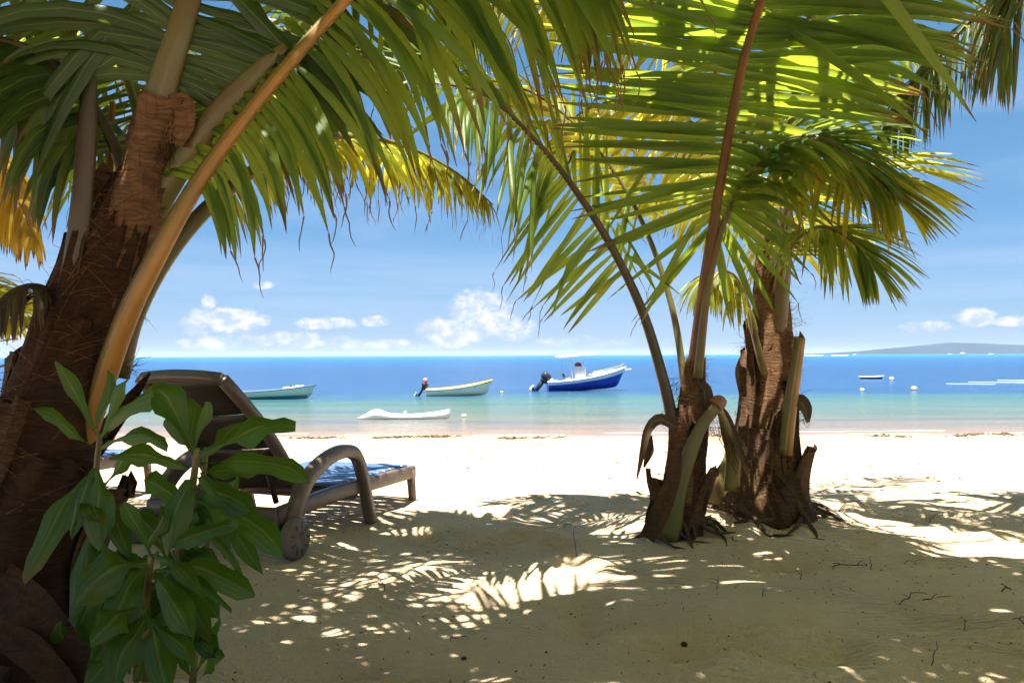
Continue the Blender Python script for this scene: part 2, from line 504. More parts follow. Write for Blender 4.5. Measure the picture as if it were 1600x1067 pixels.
shore = nt.math('ADD', sp.outputs[1], nt.math('MULTIPLY', nt.math('SUBTRACT', nt.noise(nt.scalev(ob, (0.25, 1.0, 1)), 1.0, 3), 0.5), 2.0))
wet = nt.smooth(shore, 22.6, 24.3)
damp = nt.smooth(shore, 11.0, 22.0)
c = nt.mix(nt.math('MULTIPLY', damp, 0.85), c, (0.40, 0.30, 0.175))
c = nt.mix(nt.math('MULTIPLY', wet, 0.8), c, (0.33, 0.22, 0.145))
p = nt.n('ShaderNodeBsdfPrincipled')
p.inputs['Specular IOR Level'].default_value = 0.25
nt.set(p.inputs['Roughness'], nt.smooth(shore, 24.0, 25.0, 0.9, 0.35))
nt.set(p.inputs['Base Color'], c)
h = nt.math('ADD', nt.math('MULTIPLY', mid, 0.8), nt.math('MULTIPLY', nt.noise(ob, 90.0, 3, 0.7), 0.35))
# fine wind ripples, bent by a slow noise
rp = nt.math('ADD', nt.math('MULTIPLY', sp.outputs[1], 150.0), nt.math('ADD', nt.math('MULTIPLY', sp.outputs[0], 25.0), nt.math('MULTIPLY', nt.noise(ob, 2.2, 3), 48.0)))
rip = nt.math('MULTIPLY', nt.math('SINE', rp), nt.smooth(nt.noise(ob, 1.6, 2), 0.44, 0.62))
h = nt.math('ADD', h, nt.math('MULTIPLY', rip, 0.22))
nt.set(p.inputs['Normal'], bump(nt, h, 1.0, 0.055))
finish(nt, p.outputs[0]); M['sand'] = m

# sea: colour follows the depth of water over the sand, coral and weed
m, nt = new_mat('sea_water')
geo = nt.n('ShaderNodeNewGeometry').outputs['Position']
sp = nt.n('ShaderNodeSeparateXYZ'); nt.set(sp.inputs[0], geo)
X_, Y_ = sp.outputs[0], sp.outputs[1]
inv = nt.math('DIVIDE', 100.0, nt.math('ADD', Y_, 1.0))                 # 4 at the shore, 0 far out
edge = nt.noise(nt.scalev(geo, (0.035, 0.14, 1)), 1.0, 5, 0.6)
k = nt.math('ADD', inv, nt.math('MULTIPLY', nt.math('SUBTRACT', edge, 0.5), nt.math('MULTIPLY', inv, 0.34)))
kk = nt.math('DIVIDE', k, 4.2)
col = nt.ramp(kk, [(0.0, (0.025, 0.23, 0.31)), (0.035, (0.018, 0.18, 0.28)), (0.060, (0.014, 0.12, 0.28)), (0.18, (0.013, 0.080, 0.205)), (0.34, (0.014, 0.085, 0.21)),
                   (0.44, (0.015, 0.085, 0.19)), (0.52, (0.06, 0.155, 0.13)), (0.70, (0.14, 0.165, 0.115)), (0.86, (0.22, 0.17, 0.12)), (0.97, (0.38, 0.21, 0.125))])
weedp = nt.smooth(nt.noise(nt.scalev(geo, (0.05, 0.22, 1)), 1.3, 4, 0.6), 0.56, 0.68)
col = nt.mix(nt.math('MULTIPLY', weedp, nt.math('MULTIPLY', 0.45, nt.smooth(kk, 0.9, 0.6))), col, (0.015, 0.10, 0.26))
wind = nt.smooth(nt.noise(nt.scalev(geo, (0.02, 0.45, 1)), 1.0, 6, 0.7), 0.35, 0.68)  # dark wave streaks painted into the colour where the bump barely shows
col = nt.mix(nt.math('MULTIPLY', wind, 0.5), col, (0.62, 0.62, 0.68), 'MULTIPLY')
col = nt.mix(1.0, col, (0.62, 0.66, 0.74), 'MULTIPLY')
p = nt.n('ShaderNodeBsdfPrincipled', i_Roughness=0.18)
p.inputs['Specular IOR Level'].default_value = 0.18
p.inputs['IOR'].default_value = 1.33
nt.set(p.inputs['Base Color'], col)
# waves: ripple shading darkened into the colour; bump fine near shore, long swell farther out
rip_shade = nt.smooth(nt.noise(nt.scalev(geo, (0.22, 1.7, 1)), 1.0, 5, 0.7, 0.3), 0.42, 0.66)
nt.set(p.inputs['Base Color'], nt.mix(nt.math('MULTIPLY', rip_shade, 0.38), col, (0.45, 0.5, 0.6), 'MULTIPLY'))
w1 = nt.noise(nt.scalev(geo, (0.7, 2.6, 1)), 1.0, 5, 0.65, 0.4)
w2 = nt.noise(nt.scalev(geo, (0.10, 0.42, 1)), 1.0, 5, 0.7, 0.3)
hh = nt.math('ADD', nt.math('MULTIPLY', w1, nt.smooth(Y_, 25.0, 60.0, 0.10, 0.34)), nt.math('MULTIPLY', w2, nt.smooth(Y_, 30.0, 120.0, 0.1, 1.2)))
nt.set(p.inputs['Normal'], bump(nt, hh, 1.0, 1.0))
finish(nt, p.outputs[0]); M['sea'] = m
# ------------------------------------------------------------------ ground
MOUNDS = [(1.02, 4.62, 0.30, 0.09), (1.66, 5.22, 0.48, 0.10), (-1.45, 2.35, 0.45, 0.06), (-2.2, 4.6, 0.5, 0.02)]
_rf = np.random.RandomState(5)
PRINTS = [(_rf.uniform(-2.2, 4.5), _rf.uniform(1.7, 11.0), _rf.uniform(0.09, 0.17), _rf.uniform(0, 3.14), _rf.uniform(0.018, 0.05)) for _ in range(130)]
PRINTS += [(0.65, 2.78, 0.22, 0.3, 0.06), (0.95, 2.72, 0.2, 0.0, 0.05), (-0.1, 4.3, 0.16, 0.2, 0.03), (2.2, 4.05, 0.2, 0.1, 0.03), (1.25, 3.75, 0.14, 0.1, 0.03), (1.9, 2.7, 0.25, -0.2, 0.03)]
def ground_z(x, y):
    x = np.asarray(x, float); y = np.asarray(y, float)
    # level near the trees, then falling to the sea (water level -1.5 at about 25 m)
    t = np.clip((y - 5.6) / 19.4, 0, 40)
    z = -1.5 * np.where(t < 1, t ** 0.95, 1 + (t - 1) * 0.8)
    z = np.where(y < 0, 0.02 * -np.minimum(y, 0) , z)
    amp = np.clip(1.4 - y / 30, 0.25, 1)
    z = z + fbm(x * 0.55, y * 0.9, 4) * 0.13 * amp + fbm(x * 2.6, y * 3.4, 3) * 0.06 * amp
    z = z + np.exp(-((y - 24.5) / 4.0) ** 2) * fbm(x * 0.16, y * 0.2, 3) * 0.28
    near = np.exp(-((y - 4) / 7.0) ** 2)
    rp = np.sin(y * 82 + x * 14 + fbm(x * 1.1, y * 1.1, 3) * 42)
    z = z + near * 0.0036 * rp * np.clip((vnoise(x * 1.2 + 9, y * 1.2) - 0.4) * 4, 0, 1)
    for mx, my, r, h in MOUNDS:
        z = z + h * np.exp(-((x - mx) ** 2 + (y - my) ** 2) / r ** 2)
    for fx, fy, r, a, d in PRINTS:
        dx, dy = x - fx, y - fy
        u = (dx * math.cos(a) + dy * math.sin(a)) / r; v = (-dx * math.sin(a) + dy * math.cos(a)) / (r * 0.55)
        q = u * u + v * v
        z = z - d * (np.exp(-q * 1.2) - 0.42 * np.exp(-(np.sqrt(q) - 1.45) ** 2 * 5))
    return z
def gz(x, y): return float(ground_z(np.array([x]), np.array([y]))[0])
def ground_at(px, py):
    """point of the sand seen at a picture position"""
    lo, hi = 0.8, 26.0
    for _ in range(40):
        mid_ = (lo + hi) / 2
        q = at(px, py, mid_)
        if q.z > gz(q.x, q.y): lo = mid_
        else: hi = mid_
    return at(px, py, lo)

def axis_lines(a, b, step, lo, hi, grow=1.25):
    L = list(np.arange(a, b + 1e-6, step)); s = step
    while L[-1] < hi: s *= grow; L.append(min(hi, L[-1] + s))
    s = step
    while L[0] > lo: s *= grow; L.insert(0, max(lo, L[0] - s))
    return np.array(L)
xs = axis_lines(-2.6, 4.6, 0.026, -900, 900, 1.12)
ys = axis_lines(1.6, 7.0, 0.024, -300, 60, 1.055)
GX, GY = np.meshgrid(xs, ys)
GZ = ground_z(GX, GY)
nx, ny = len(xs), len(ys)
me = bpy.data.meshes.new('beach_sand')
idx = np.arange(nx * ny).reshape(ny, nx)
quads = np.stack([idx[:-1, :-1], idx[:-1, 1:], idx[1:, 1:], idx[1:, :-1]], -1).reshape(-1, 4)
me.vertices.add(nx * ny); me.vertices.foreach_set('co', np.stack([GX, GY, GZ], -1).ravel())
me.loops.add(quads.size); me.loops.foreach_set('vertex_index', quads.ravel().astype(np.int32))
me.polygons.add(len(quads)); me.polygons.foreach_set('loop_start', np.arange(0, quads.size, 4, dtype=np.int32))
me.update(calc_edges=True)
me.polygons.foreach_set('use_smooth', np.ones(len(quads), bool))
me.materials.append(M['sand'])
beach = bpy.data.objects.new('beach_sand', me); COL.objects.link(beach)
tag(beach, 'pale beach sand with ripples and footprints', kind='structure')

# sea: a sheet from the shore to the horizon
SEA_Z = -1.5
mb = MB()
sx = [-40000, -2000, -300, -60, 0, 60, 300, 2000, 40000]; sy = [22, 40, 100, 400, 2000, 9000, 45000]
V = [(x, y, SEA_Z) for y in sy for x in sx]
Fc = [(j * 9 + i, j * 9 + i + 1, j * 9 + 9 + i + 1, j * 9 + 9 + i) for j in range(len(sy) - 1) for i in range(8)]
mb.add(V, Fc)
tag(mb.build('sea', M['sea']), 'clear tropical sea, blue far out and aqua near the beach', kind='structure')

# distant hills on the right
def ridge(x0, x1, Y, hgt, name, label):
    n = 90
    mb = MB(); V = []; Fc = []
    for i in range(n):
        t = i / (n - 1); x = x0 + (x1 - x0) * t
        env = hgt(t)
        h = env * (1 + 0.35 * float(fbm(t * 14, 3.3, 4)))
        V += [(x, Y, SEA_Z - 2), (x, Y + 120, SEA_Z + h * 0.55), (x, Y + 330, SEA_Z + h), (x, Y + 900, SEA_Z - 2)]
    for i in range(n - 1):
        for k in range(3): Fc.append((i * 4 + k, i * 4 + 4 + k, i * 4 + 5 + k, i * 4 + 1 + k))
    mb.add(V, Fc)
    tag(mb.build(name, M['hill']), label, kind='structure')
ridge(1700, 6000, 4200, lambda t: 64 * min(1, t * 5.5) ** 1.3 * (0.85 + 0.15 * math.sin(t * 14)) + 3, 'hills', 'low blue hills across the bay on the right')
# ------------------------------------------------------------------ sea air: one closed box of thin even haze
mb = MB()
box(mb, (0, 9000, 46), (36000, 22000, 100))
hz = mb.build('haze', None or bpy.data.materials.new('sea_air'), smooth=False)
hm = hz.data.materials[0]; hm.use_nodes = True; h_ = NT(hm.node_tree)
pv = h_.n('ShaderNodeVolumePrincipled', i_Density=0.000055); pv.inputs['Color'].default_value = (0.50, 0.62, 1.0, 1); pv.inputs['Anisotropy'].default_value = 0.0
o_ = h_.n('ShaderNodeOutputMaterial'); h_.set(o_.inputs[1], pv.outputs[0])
tag(hz, 'thin sea haze that pales the far hills', kind='stuff')
scene.cycles.volume_bounces = 0
# ------------------------------------------------------------------ palm fronds
rng = random.Random(21)
DOWN = np.array([0, 0, -1.0])

# patches of sand (x, y, rx, ry) kept sunlit by gaps cut in the unseen canopy
LIT = [(-0.30, 3.45, .34, .20), (0.02, 3.55, .28, .20), (0.33, 3.60, .16, .24), (1.25, 4.75, .30, .42), (2.0, 4.45, .36, .30),
       (2.55, 4.10, .40, .16), (1.9, 4.1, .5, .12), (0.6, 4.7, .16, .30), (1.0, 3.6, .10, .14), (0.72, 3.7, .07, .2), (2.2, 3.0, .10, .06), (2.05, 3.0, .05, .05),
       (1.95, 2.72, .10, .05), (2.3, 2.7, .09, .05), (1.6, 3.0, .12, .04), (-0.46, 2.75, .05, .05), (-.25, 3.0, .10, .06), (-.1, 3.0, .05, .03), (-.7, 3.0, .07, .03),
       (0.35, 3.12, .05, .03), (-0.05, 2.45, .05, .03), (0.3, 2.4, .07, .04), (0.1, 4.9, .2, .12), (-.6, 4.6, .12, .06), (-.8, 4.2, .1, .04), (-0.85, 3.55, .1, .03),
       (3.0, 4.8, .5, .15), (3.3, 4.2, .4, .1), (2.9, 5.5, .4, .1), (-0.3, 5.2, .3, .1), (1.45, 3.9, .18, .06), (1.6, 4.05, .2, .05)]
def wants_light(p):
    """does the sun ray through p land on a sunlit patch of the sand?"""
    s = (p[2] - (0.0 if p[2] > 0 else 0)) / SD.z
    x, y = p[0] - SD.x * s, p[1] - SD.y * s
    edge = 5.75 + 0.35 * math.sin(x * 2.1) + 0.25 * math.sin(x * 5.3 + 1)
    if 2.2 < x < 4.6: edge += 1.0
    if x < -0.9: edge = 5.2
    if y > edge: return True
    for a, b, ra, rb in LIT:
        if ((x - a) / (ra + .03)) ** 2 + ((y - b) / (rb + .03)) ** 2 < 1: return True
    return False

def leaflet_path(B, D, L, droop, n=7, kink=None, curl=0.0, S=None):
    P = [B]; d = D; seg = L / (n - 1)
    for i in range(1, n):
        u = i / (n - 1)
        g = droop * seg / L * (0.5 + 1.6 * u)
        if kink is not None and abs(u - kink[0]) < 0.5 / (n - 1): g += kink[1]
        d = unit(d + DOWN * g + (S * curl * seg if S is not None else 0))
        P.append(P[-1] + d * seg)
    return np.array(P)

PROF = np.array([0.45, 0.85, 1.0, 0.96, 0.80, 0.52, 0.04])
def make_frond(parent, pts, normal, r0=0.016, r1=0.003, stalk='stalk_olive', leaf='leaf', n=60, t0=0.3, t1=0.99, L=0.7, Lw=0.045,
               th0=80, th1=32, vee=12, droop=0.6, sides=(1, -1), droops=None, kinks=0.12, ljit=.10, keep=None, single=False, lens=None, jit=9, name='frond',
               flat=0.8, gap=0.04, broken=0.0, strands=0.0, stalk_sides=8, shade=False, lside=None, fold=0.24, nseg=40, label=None, leafn=None, rmid=None):
    """pts: control points of the midrib (world). normal: the side the upper face of the blade looks to.
    Leaflets leave the midrib in two rows at angle th0 (base) .. th1 (tip) to it."""
    R = catmull(pts, nseg)
    T = tangents(R)
    tt = np.linspace(0, 1, nseg)
    rad = r0 + (r1 - r0) * np.clip(tt * 1.02, 0, 1) ** 0.75
    if rmid: rad = np.interp(tt, [0, 0.25, 1], [r0, rmid, r1])
    mb = MB()
    tube(mb, R, rad, 20 if rmid else stalk_sides, flat, side=normal, wob=(lambda v, th: 1 + .035 * math.sin(th * 6 + v * 3) + .06 * float(fbm(v * 14, th * 1.2, 2))) if rmid else None)
    fr = world_child(mb, name, M[stalk], parent)
    if label: fr['label'] = label
    normal = np.asarray(normal, float)
    joined = MB(); njoined = 0; cnt = 0
    for s in sides:
        for i in range(n):
            f = (i + rng.uniform(-.3, .3)) / (n - 1)
            f = min(max(f, 0), 1)
            t = t0 + (t1 - t0) * f
            if rng.random() < gap: continue
            x = t * (nseg - 1); k = min(int(x), nseg - 2); u = x - k
            B = R[k] * (1 - u) + R[k + 1] * u
            tg = unit(T[k] * (1 - u) + T[k + 1] * u)
            S = unit(np.cross(tg, normal)) * s
            N = np.cross(S, tg) * s
            th = math.radians((th0(f, s) if callable(th0) else th0 + (th1 - th0) * f) + rng.uniform(-jit, jit))
            ve = math.radians(vee + rng.uniform(-8, 8))
            D = unit(tg * math.cos(th) + (S * math.cos(ve) + N * math.sin(ve)) * math.sin(th))
            prof = (lens(f) if lens else (0.55 + 0.45 * math.sin(min(1, f * 2.2) * math.pi / 2)) * (1 - 0.62 * max(0, f - .35) ** 1.4 / .55))
            ll = L * prof * rng.uniform(1 - ljit, 1.06) * ((lside or {}).get(s, 1.0))
            dr = (droops or {}).get(s, droop) * rng.uniform(.7, 1.35)
            kk = None
            if rng.random() < kinks: kk = (rng.choice([0.33, 0.5, 0.67]), rng.uniform(.5, 1.6))
            P = leaflet_path(B, D, ll, dr, 7, kk)
            if shade and (wants_light(P[3]) or wants_light(P[5]) or wants_light(P[1])): continue  # leave out leaflets that would shade a planned sunlit patch
            if keep and not keep(P): continue
            w = Lw * (0.55 + 0.45 * min(1, prof)) * rng.uniform(.85, 1.12)
            pr = PROF.copy()
            if rng.random() < broken: pr[5] = 0.35; pr[6] = 0.2
            rv = rng.random()
            tgt = joined
            alone = single if isinstance(single, bool) else (cnt < single)
            if alone: tgt = MB()
            ribbon(tgt, P, w * pr, N * 1.0 + rng.uniform(-.25, .25) * S, -fold, rv, twist=rng.uniform(-.9, .9))
            if rng.random() < strands:          # dried thread hanging from the tip
                q = P[-1]; d = unit(P[-1] - P[-2]); Q = [q]
                for _ in range(5):
                    d = unit(d + DOWN * .5 + np.array([rng.uniform(-.6, .6), rng.uniform(-.3, .3), 0])); q = q + d * rng.uniform(.012, .03); Q.append(q)
                ribbon(tgt, Q, [.006, .005, .004, .004, .003, .001], N, 0, 1.0)
                uvl = tgt.uv[-1]; uvl[:, 1] = 1.0
            if alone:
                world_child(tgt, 'leaflet', M[leaf], fr); cnt += 1
            else: njoined += 1
    if njoined:
        o = world_child(joined, 'leaflet_row', M[leaf], fr)
        if njoined > 3: o['kind'] = 'stuff'
    return fr

def A(*pts): return [np.array(at(*p)) for p in pts]

def trunk_mesh(parent, P, radii, mat, name='trunk', ns=28, ridges=0.07, seed=0):
    P = catmull(P, 46); n = len(P)
    rad = np.interp(np.linspace(0, 1, n), np.linspace(0, 1, len(radii)), radii)
    mb = MB()
    def wob(v, th):
        a = float(fbm(th * 1.9 + seed * 7, v * 9 + seed, 3)) * 0.5
        return 1 + ridges * (math.sin(th * 5 + v * 9 + seed) * .5 + math.sin(th * 11 - v * 23) * .35) + a * 0.5 + 0.05 * ((v * 11 + th * .25) % 1.0)
    tube(mb, P, rad, ns, wob=wob)
    world_child(mb, name, mat, parent)
    return P, rad

def wrap(parent, P, rad, v0, v1, th, half, peel, mat, name='leaf_sheath', lift=0.012, tip=0.6, seed=0, thick=0.008):
    """old leaf base: a curved sheet hugging the trunk from v0 to v1 around angle th, peeling off at the top"""
    r_ = random.Random(seed)
    n = 12; m = 9
    V = []; UV = []
    up = np.array([0, 0, 1.])
    for layer in (0, 1):
        for i in range(n):
            u = i / (n - 1); v = v0 + (v1 - v0) * u
            x = v * (len(P) - 1); k = min(int(x), len(P) - 2)
            c = P[k] + (P[k + 1] - P[k]) * (x - k); rr = rad[min(k, len(rad) - 1)]
            T = unit(P[k + 1] - P[k])
            a = unit(np.array([0, -1., 0]) - T * T.dot(np.array([0, -1., 0]))); b = np.cross(T, a)
            hw = half * (1 - (1 - tip) * u ** 1.5)
            for j in range(m):
                q = (j / (m - 1) * 2 - 1)
                ang = th + hw * q + 0.25 * math.sin(u * 3 + seed)
                out_ = rr * 1.04 + lift + peel * u ** 3 * (1 - .2 * q * q) + (0.012 * math.sin(q * 9 + seed + u * 4)) * (0.3 + u) - layer * thick
                rag = (r_.uniform(-.04, .04) if i == n - 1 and layer == 0 else 0)
                V.append(c + (a * math.cos(ang) + b * math.sin(ang)) * out_ + T * rag)
                UV.append((j / (m - 1), u))
    Fc = []
    nm = n * m
    for i in range(n - 1):
        for j in range(m - 1):
            q = i * m + j
            Fc.append((q, q + 1, q + 1 + m, q + m)); Fc.append((nm + q + m, nm + q + 1 + m, nm + q + 1, nm + q))
    mb = MB().add(V, Fc, UV, r_.random())
    return world_child(mb, name, mat, parent)

def stump(parent, pts, r, mat='stalk_brown', name='cut_stalk', cutmat=None, label=None, flat=0.6, side=(0, -1, 0)):
    P = catmull(pts, 18)
    mb = MB()
    tube(mb, P, np.interp(np.linspace(0, 1, 18), np.linspace(0, 1, len(r)), r), 12, flat, side=side, wob=lambda v, th: 1 + .06 * math.sin(th * 3 + v * 5))
    o = world_child(mb, name, M[mat], parent)
    if label: o['label'] = label
    return o

def fibres(parent, spots, mat='fibre_dark', name='loose_fibre', w=0.0025):
    """hair-like strands: (point, direction, length, spread, count)"""
    mb = MB()
    for c, d, L, spread, cnt in spots:
        c = np.array(c); d = unit(np.array(d, float))
        for _ in range(cnt):
            p = c + np.array([rng.gauss(0, spread * .5) for _ in range(3)])
            dd = unit(d + np.array([rng.gauss(0, .45) for _ in range(3)]))
            Q = [p]; l = L * rng.uniform(.4, 1.1) / 6
            for k in range(6):
                dd = unit(dd + np.array([rng.gauss(0, .28) for _ in range(3)]) + DOWN * .1)
                p = p + dd * l; Q.append(p)
            ribbon(mb, Q, np.linspace(w, w * .3, 7), (rng.uniform(-1, 1), -1, rng.uniform(-1, 1)), 0, rng.random())
    o = world_child(mb, name, M[mat], parent); o['kind'] = 'stuff'
    return o

def web(parent, quad, nx_, ny_, mat='fibre_dark', name='fibre_net', w=0.002, jitter=0.25, seed=1):
    """open woven net of the leaf sheath between four corners"""
    r_ = random.Random(seed)
    q = [np.array(c) for c in quad]; mb = MB()
    def pt(u, v): return (q[0] * (1 - u) + q[1] * u) * (1 - v) + (q[3] * (1 - u) + q[2] * u) * v
    nrm = unit(np.cross(q[1] - q[0], q[3] - q[0]))
    for rows, flip in ((nx_, 0), (ny_, 1)):
        for i in range(rows):
            b = (i + .5) / rows; Q = []
            for k in range(9):
                t = k / 8; c = b + r_.uniform(-.5, .5) * jitter / rows * 2
                u, v = (c, t) if not flip else (t, c)
                Q.append(pt(u, v) + nrm * r_.uniform(-.006, .006))
            ribbon(mb, Q, [w * r_.uniform(.7, 1.5)] * 9, nrm, 0, r_.random())
    o = world_child(mb, name, M[mat], parent); o['kind'] = 'stuff'
    return o

def roots(parent, c, r, n, seed, L=0.35, rr=0.016):
    r_ = random.Random(seed)
    for i in range(n):
        a = i / n * 6.28 + r_.uniform(-.25, .25)
        Q = []; l = L * r_.uniform(.55, 1.1); bend = r_.uniform(-1.2, 1.2)
        for k in range(8):
            t = k / 7; aa = a + bend * t * t
            x = c[0] + math.cos(aa) * (r * .7 + l * t); y = c[1] + math.sin(aa) * (r * .7 + l * t)
            z = gz(x, y) + 0.10 * (1 - t) ** 2 + 0.012 * (1 - t) - 0.008 * t + r_.uniform(-.006, .006)
            Q.append((x, y, z))
        mb = MB(); tube(mb, Q, np.linspace(rr * r_.uniform(.8, 1.4), rr * .3, 8), 6)
        world_child(mb, 'root', M['root'], parent)

def dead_ribbon(parent, pts, widths, mat='leaf_dry', name='dry_leaf', normal=(0, -1, 0.2), label=None, fold=.3):
    P = catmull(pts, 14)
    mb = MB(); ribbon(mb, P, np.interp(np.linspace(0, 1, 14), np.linspace(0, 1, len(widths)), widths), normal, fold, .5, across=2)
    o = world_child(mb, name, M[mat], parent)
    if label: o['label'] = label
    return o

def trunk_hair(parent, P, rad, n, mat='fibre', seed=0, out=(1.0, 1.25), L=(.04, .13), v=(0, 1), w=.0022):
    """frayed threads of the old sheaths lying round the trunk, a few standing off"""
    r_ = random.Random(seed); mb = MB()
    for i in range(n):
        t = r_.uniform(*v); x = t * (len(P) - 1); k = min(int(x), len(P) - 2); c = P[k] + (P[k + 1] - P[k]) * (x - k); rr = rad[min(k, len(rad) - 1)]
        a = r_.uniform(-2.2, 2.2); l = r_.uniform(*L); slope = r_.gauss(.25, .8); base = rr * r_.uniform(*out) + .012; lift = r_.uniform(0, .03) if r_.random() < .8 else r_.uniform(.03, .09)
        Q = []
        for j in range(6):
            u = j / 5; aa = a + l / rr * u * (1 if i % 2 else -1); R_ = base + lift * u * u
            Q.append(c + np.array([math.sin(aa) * R_, -math.cos(aa) * R_, slope * l * u - .02 * u * u]))
        ribbon(mb, Q, np.linspace(w, w * .3, 6), (math.sin(a), -math.cos(a), .1), 0, r_.random())
    o = world_child(mb, 'sheath_threads', M[mat], parent); o['kind'] = 'stuff'
# ------------------------------------------------------------------ palm 1: the big leaning one on the left
g = ground_at(60, 1050); 
left_palm = empty('palm_tree', (-1.42, 2.38, gz(-1.42, 2.38)), 'large brown palm leaning right at the left edge, its trunk behind the broad leaved bush', 'palm tree')
tp = A((15, 1100, 2.42), (35, 880, 2.42), (72, 700, 2.42), (118, 540, 2.42), (165, 420, 2.42), (212, 320, 2.42), (240, 255, 2.42))
TP, TR = trunk_mesh(left_palm, tp, [.25, .185, .135, .105, .085, .070, .055], M['fibre_dark'], seed=1, ridges=.05)
for i, (v0, v1, th, half, peel, mt) in enumerate([(0.0, .34, .9, .8, .06, 'fibre_dark'), (.02, .40, -.6, .8, .03, 'bark'), (.12, .55, .25, .9, .015, 'fibre_dark'), (.30, .72, -.9, .8, .03, 'fibre_dark'),
                                     (.34, .80, .7, .85, .02, 'fibre_dark'), (.52, .98, -.1, 1.1, .0, 'fibre_dark'), (.05, .3, 2.0, .8, .1, 'bark'), (.10, .46, -2.0, .8, .05, 'bark'), (.60, .96, 1.2, .7, .01, 'fibre')]):
    wrap(left_palm, TP, TR, v0, v1, th, half, peel, M[mt], seed=i + 3)
# old broken leaf bases low on the trunk
dead_ribbon(left_palm, A((0, 905, 2.2), (50, 960, 2.1), (110, 1030, 2.05), (160, 1085, 2.0)), [.10, .13, .10, .05], 'fibre_dark', 'old_leaf_base', (0, -1, .5), fold=.1)
dead_ribbon(left_palm, A((-20, 985, 2.1), (40, 1010, 2.05), (90, 1060, 2.0), (120, 1090, 2.0)), [.05, .08, .07, .04], 'fibre_dark', 'old_leaf_base', (0, -1, .5), fold=.1)
dead_ribbon(left_palm, A((105, 765, 2.5), (165, 700, 2.55), (205, 640, 2.6), (236, 583, 2.6)), [.03, .09, .07, .01], 'bark', 'old_leaf_base', (-.3, -1, .2), fold=.5)
# stalks
fA = make_frond(left_palm, A((110, 740, 2.44), (160, 600, 2.36), (200, 490, 2.28), (245, 400, 2.26), (310, 285, 2.28), (410, 150, 2.32), (540, 0, 2.38), (660, -120, 2.43), (775, -190, 2.48), (875, -205, 2.52), (950, -160, 2.56)),
           (-.35, -1, .35), r0=.044, rmid=.033, r1=.006, stalk='stalk_orange', leaf='leaf', n=92, t0=.40, t1=.99, L=1.0, Lw=.040, th0=lambda f, s: 112 - 50 * f if s > 0 else 80 - 30 * f, vee=-6, droops={1: .75, -1: .7}, single=True, kinks=.2,
           strands=.45, flat=.75, label='thick orange stalk frond arching up to the right', lens=lambda f: np.interp(f, [0, .12, .3, .6, 1], [.26, .40, .62, .84, .60]))
stump(left_palm, A((190, 420, 2.47), (238, 332, 2.42), (310, 215, 2.36), (385, 130, 2.37), (446, 72, 2.38)), [.030, .040, .038, .032, .014], 'stalk_olive', label='olive leaf stalk cut off at the top')
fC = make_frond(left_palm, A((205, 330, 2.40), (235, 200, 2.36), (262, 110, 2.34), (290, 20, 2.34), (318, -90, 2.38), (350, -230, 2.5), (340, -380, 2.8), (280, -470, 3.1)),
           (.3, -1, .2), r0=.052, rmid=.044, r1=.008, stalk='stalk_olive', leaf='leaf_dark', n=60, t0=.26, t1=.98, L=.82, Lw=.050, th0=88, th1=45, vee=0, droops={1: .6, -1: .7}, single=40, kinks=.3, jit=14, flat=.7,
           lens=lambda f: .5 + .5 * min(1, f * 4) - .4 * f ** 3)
stump(left_palm, A((95, 520, 2.34), (118, 400, 2.33), (134, 240, 2.33), (142, 82, 2.34)), [.040, .036, .030, .020], 'stalk_dark', label='dark upright dead leaf stalk')
stump(left_palm, A((168, 330, 2.6), (172, 240, 2.62), (176, 160, 2.65)), [.014, .012, .010], 'stalk_orange')
# lower right stalk, arching out behind, sunlit yellow leaflets
fE = make_frond(left_palm, A((185, 590, 2.50), (212, 490, 2.52), (268, 390, 2.55), (350, 302, 2.6), (448, 238, 2.75), (545, 212, 3.0), (640, 232, 3.25), (715, 272, 3.45), (770, 320, 3.55)),
           (.1, -.25, 1), r0=.036, rmid=.030, r1=.004, stalk='stalk_olive', leaf='leaf_yellow', n=64, t0=.50, t1=.99, L=.36, Lw=.030, th0=75, th1=40, vee=-20, droop=1.2, single=40, kinks=.35, ljit=.45, strands=.4,
           label='lower stalk arching right with yellow leaflets', flat=.7)
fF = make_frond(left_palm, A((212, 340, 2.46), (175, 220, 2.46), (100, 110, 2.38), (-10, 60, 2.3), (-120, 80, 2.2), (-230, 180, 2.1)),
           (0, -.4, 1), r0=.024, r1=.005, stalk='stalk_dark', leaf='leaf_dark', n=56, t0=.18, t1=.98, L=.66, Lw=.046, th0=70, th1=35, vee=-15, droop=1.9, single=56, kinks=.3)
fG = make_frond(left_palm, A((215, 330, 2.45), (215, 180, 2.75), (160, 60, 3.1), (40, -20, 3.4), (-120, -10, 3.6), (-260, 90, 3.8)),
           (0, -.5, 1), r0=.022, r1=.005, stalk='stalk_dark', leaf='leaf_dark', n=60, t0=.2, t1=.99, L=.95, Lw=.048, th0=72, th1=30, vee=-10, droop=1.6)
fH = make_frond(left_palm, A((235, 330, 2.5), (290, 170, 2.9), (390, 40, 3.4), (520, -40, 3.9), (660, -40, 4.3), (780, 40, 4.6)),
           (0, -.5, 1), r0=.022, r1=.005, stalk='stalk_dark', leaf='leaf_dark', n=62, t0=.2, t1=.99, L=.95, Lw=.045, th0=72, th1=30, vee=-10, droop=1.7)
fI = make_frond(left_palm, A((215, 350, 2.5), (235, 230, 3.0), (235, 110, 3.6), (200, 30, 4.3), (120, 10, 4.9), (40, 60, 5.3)),
           (0, -.3, 1), r0=.03, r1=.004, stalk='stalk_orange', leaf='leaf', n=60, t0=.2, t1=.99, L=.95, Lw=.042, th0=72, th1=30, vee=-10, droop=1.6)
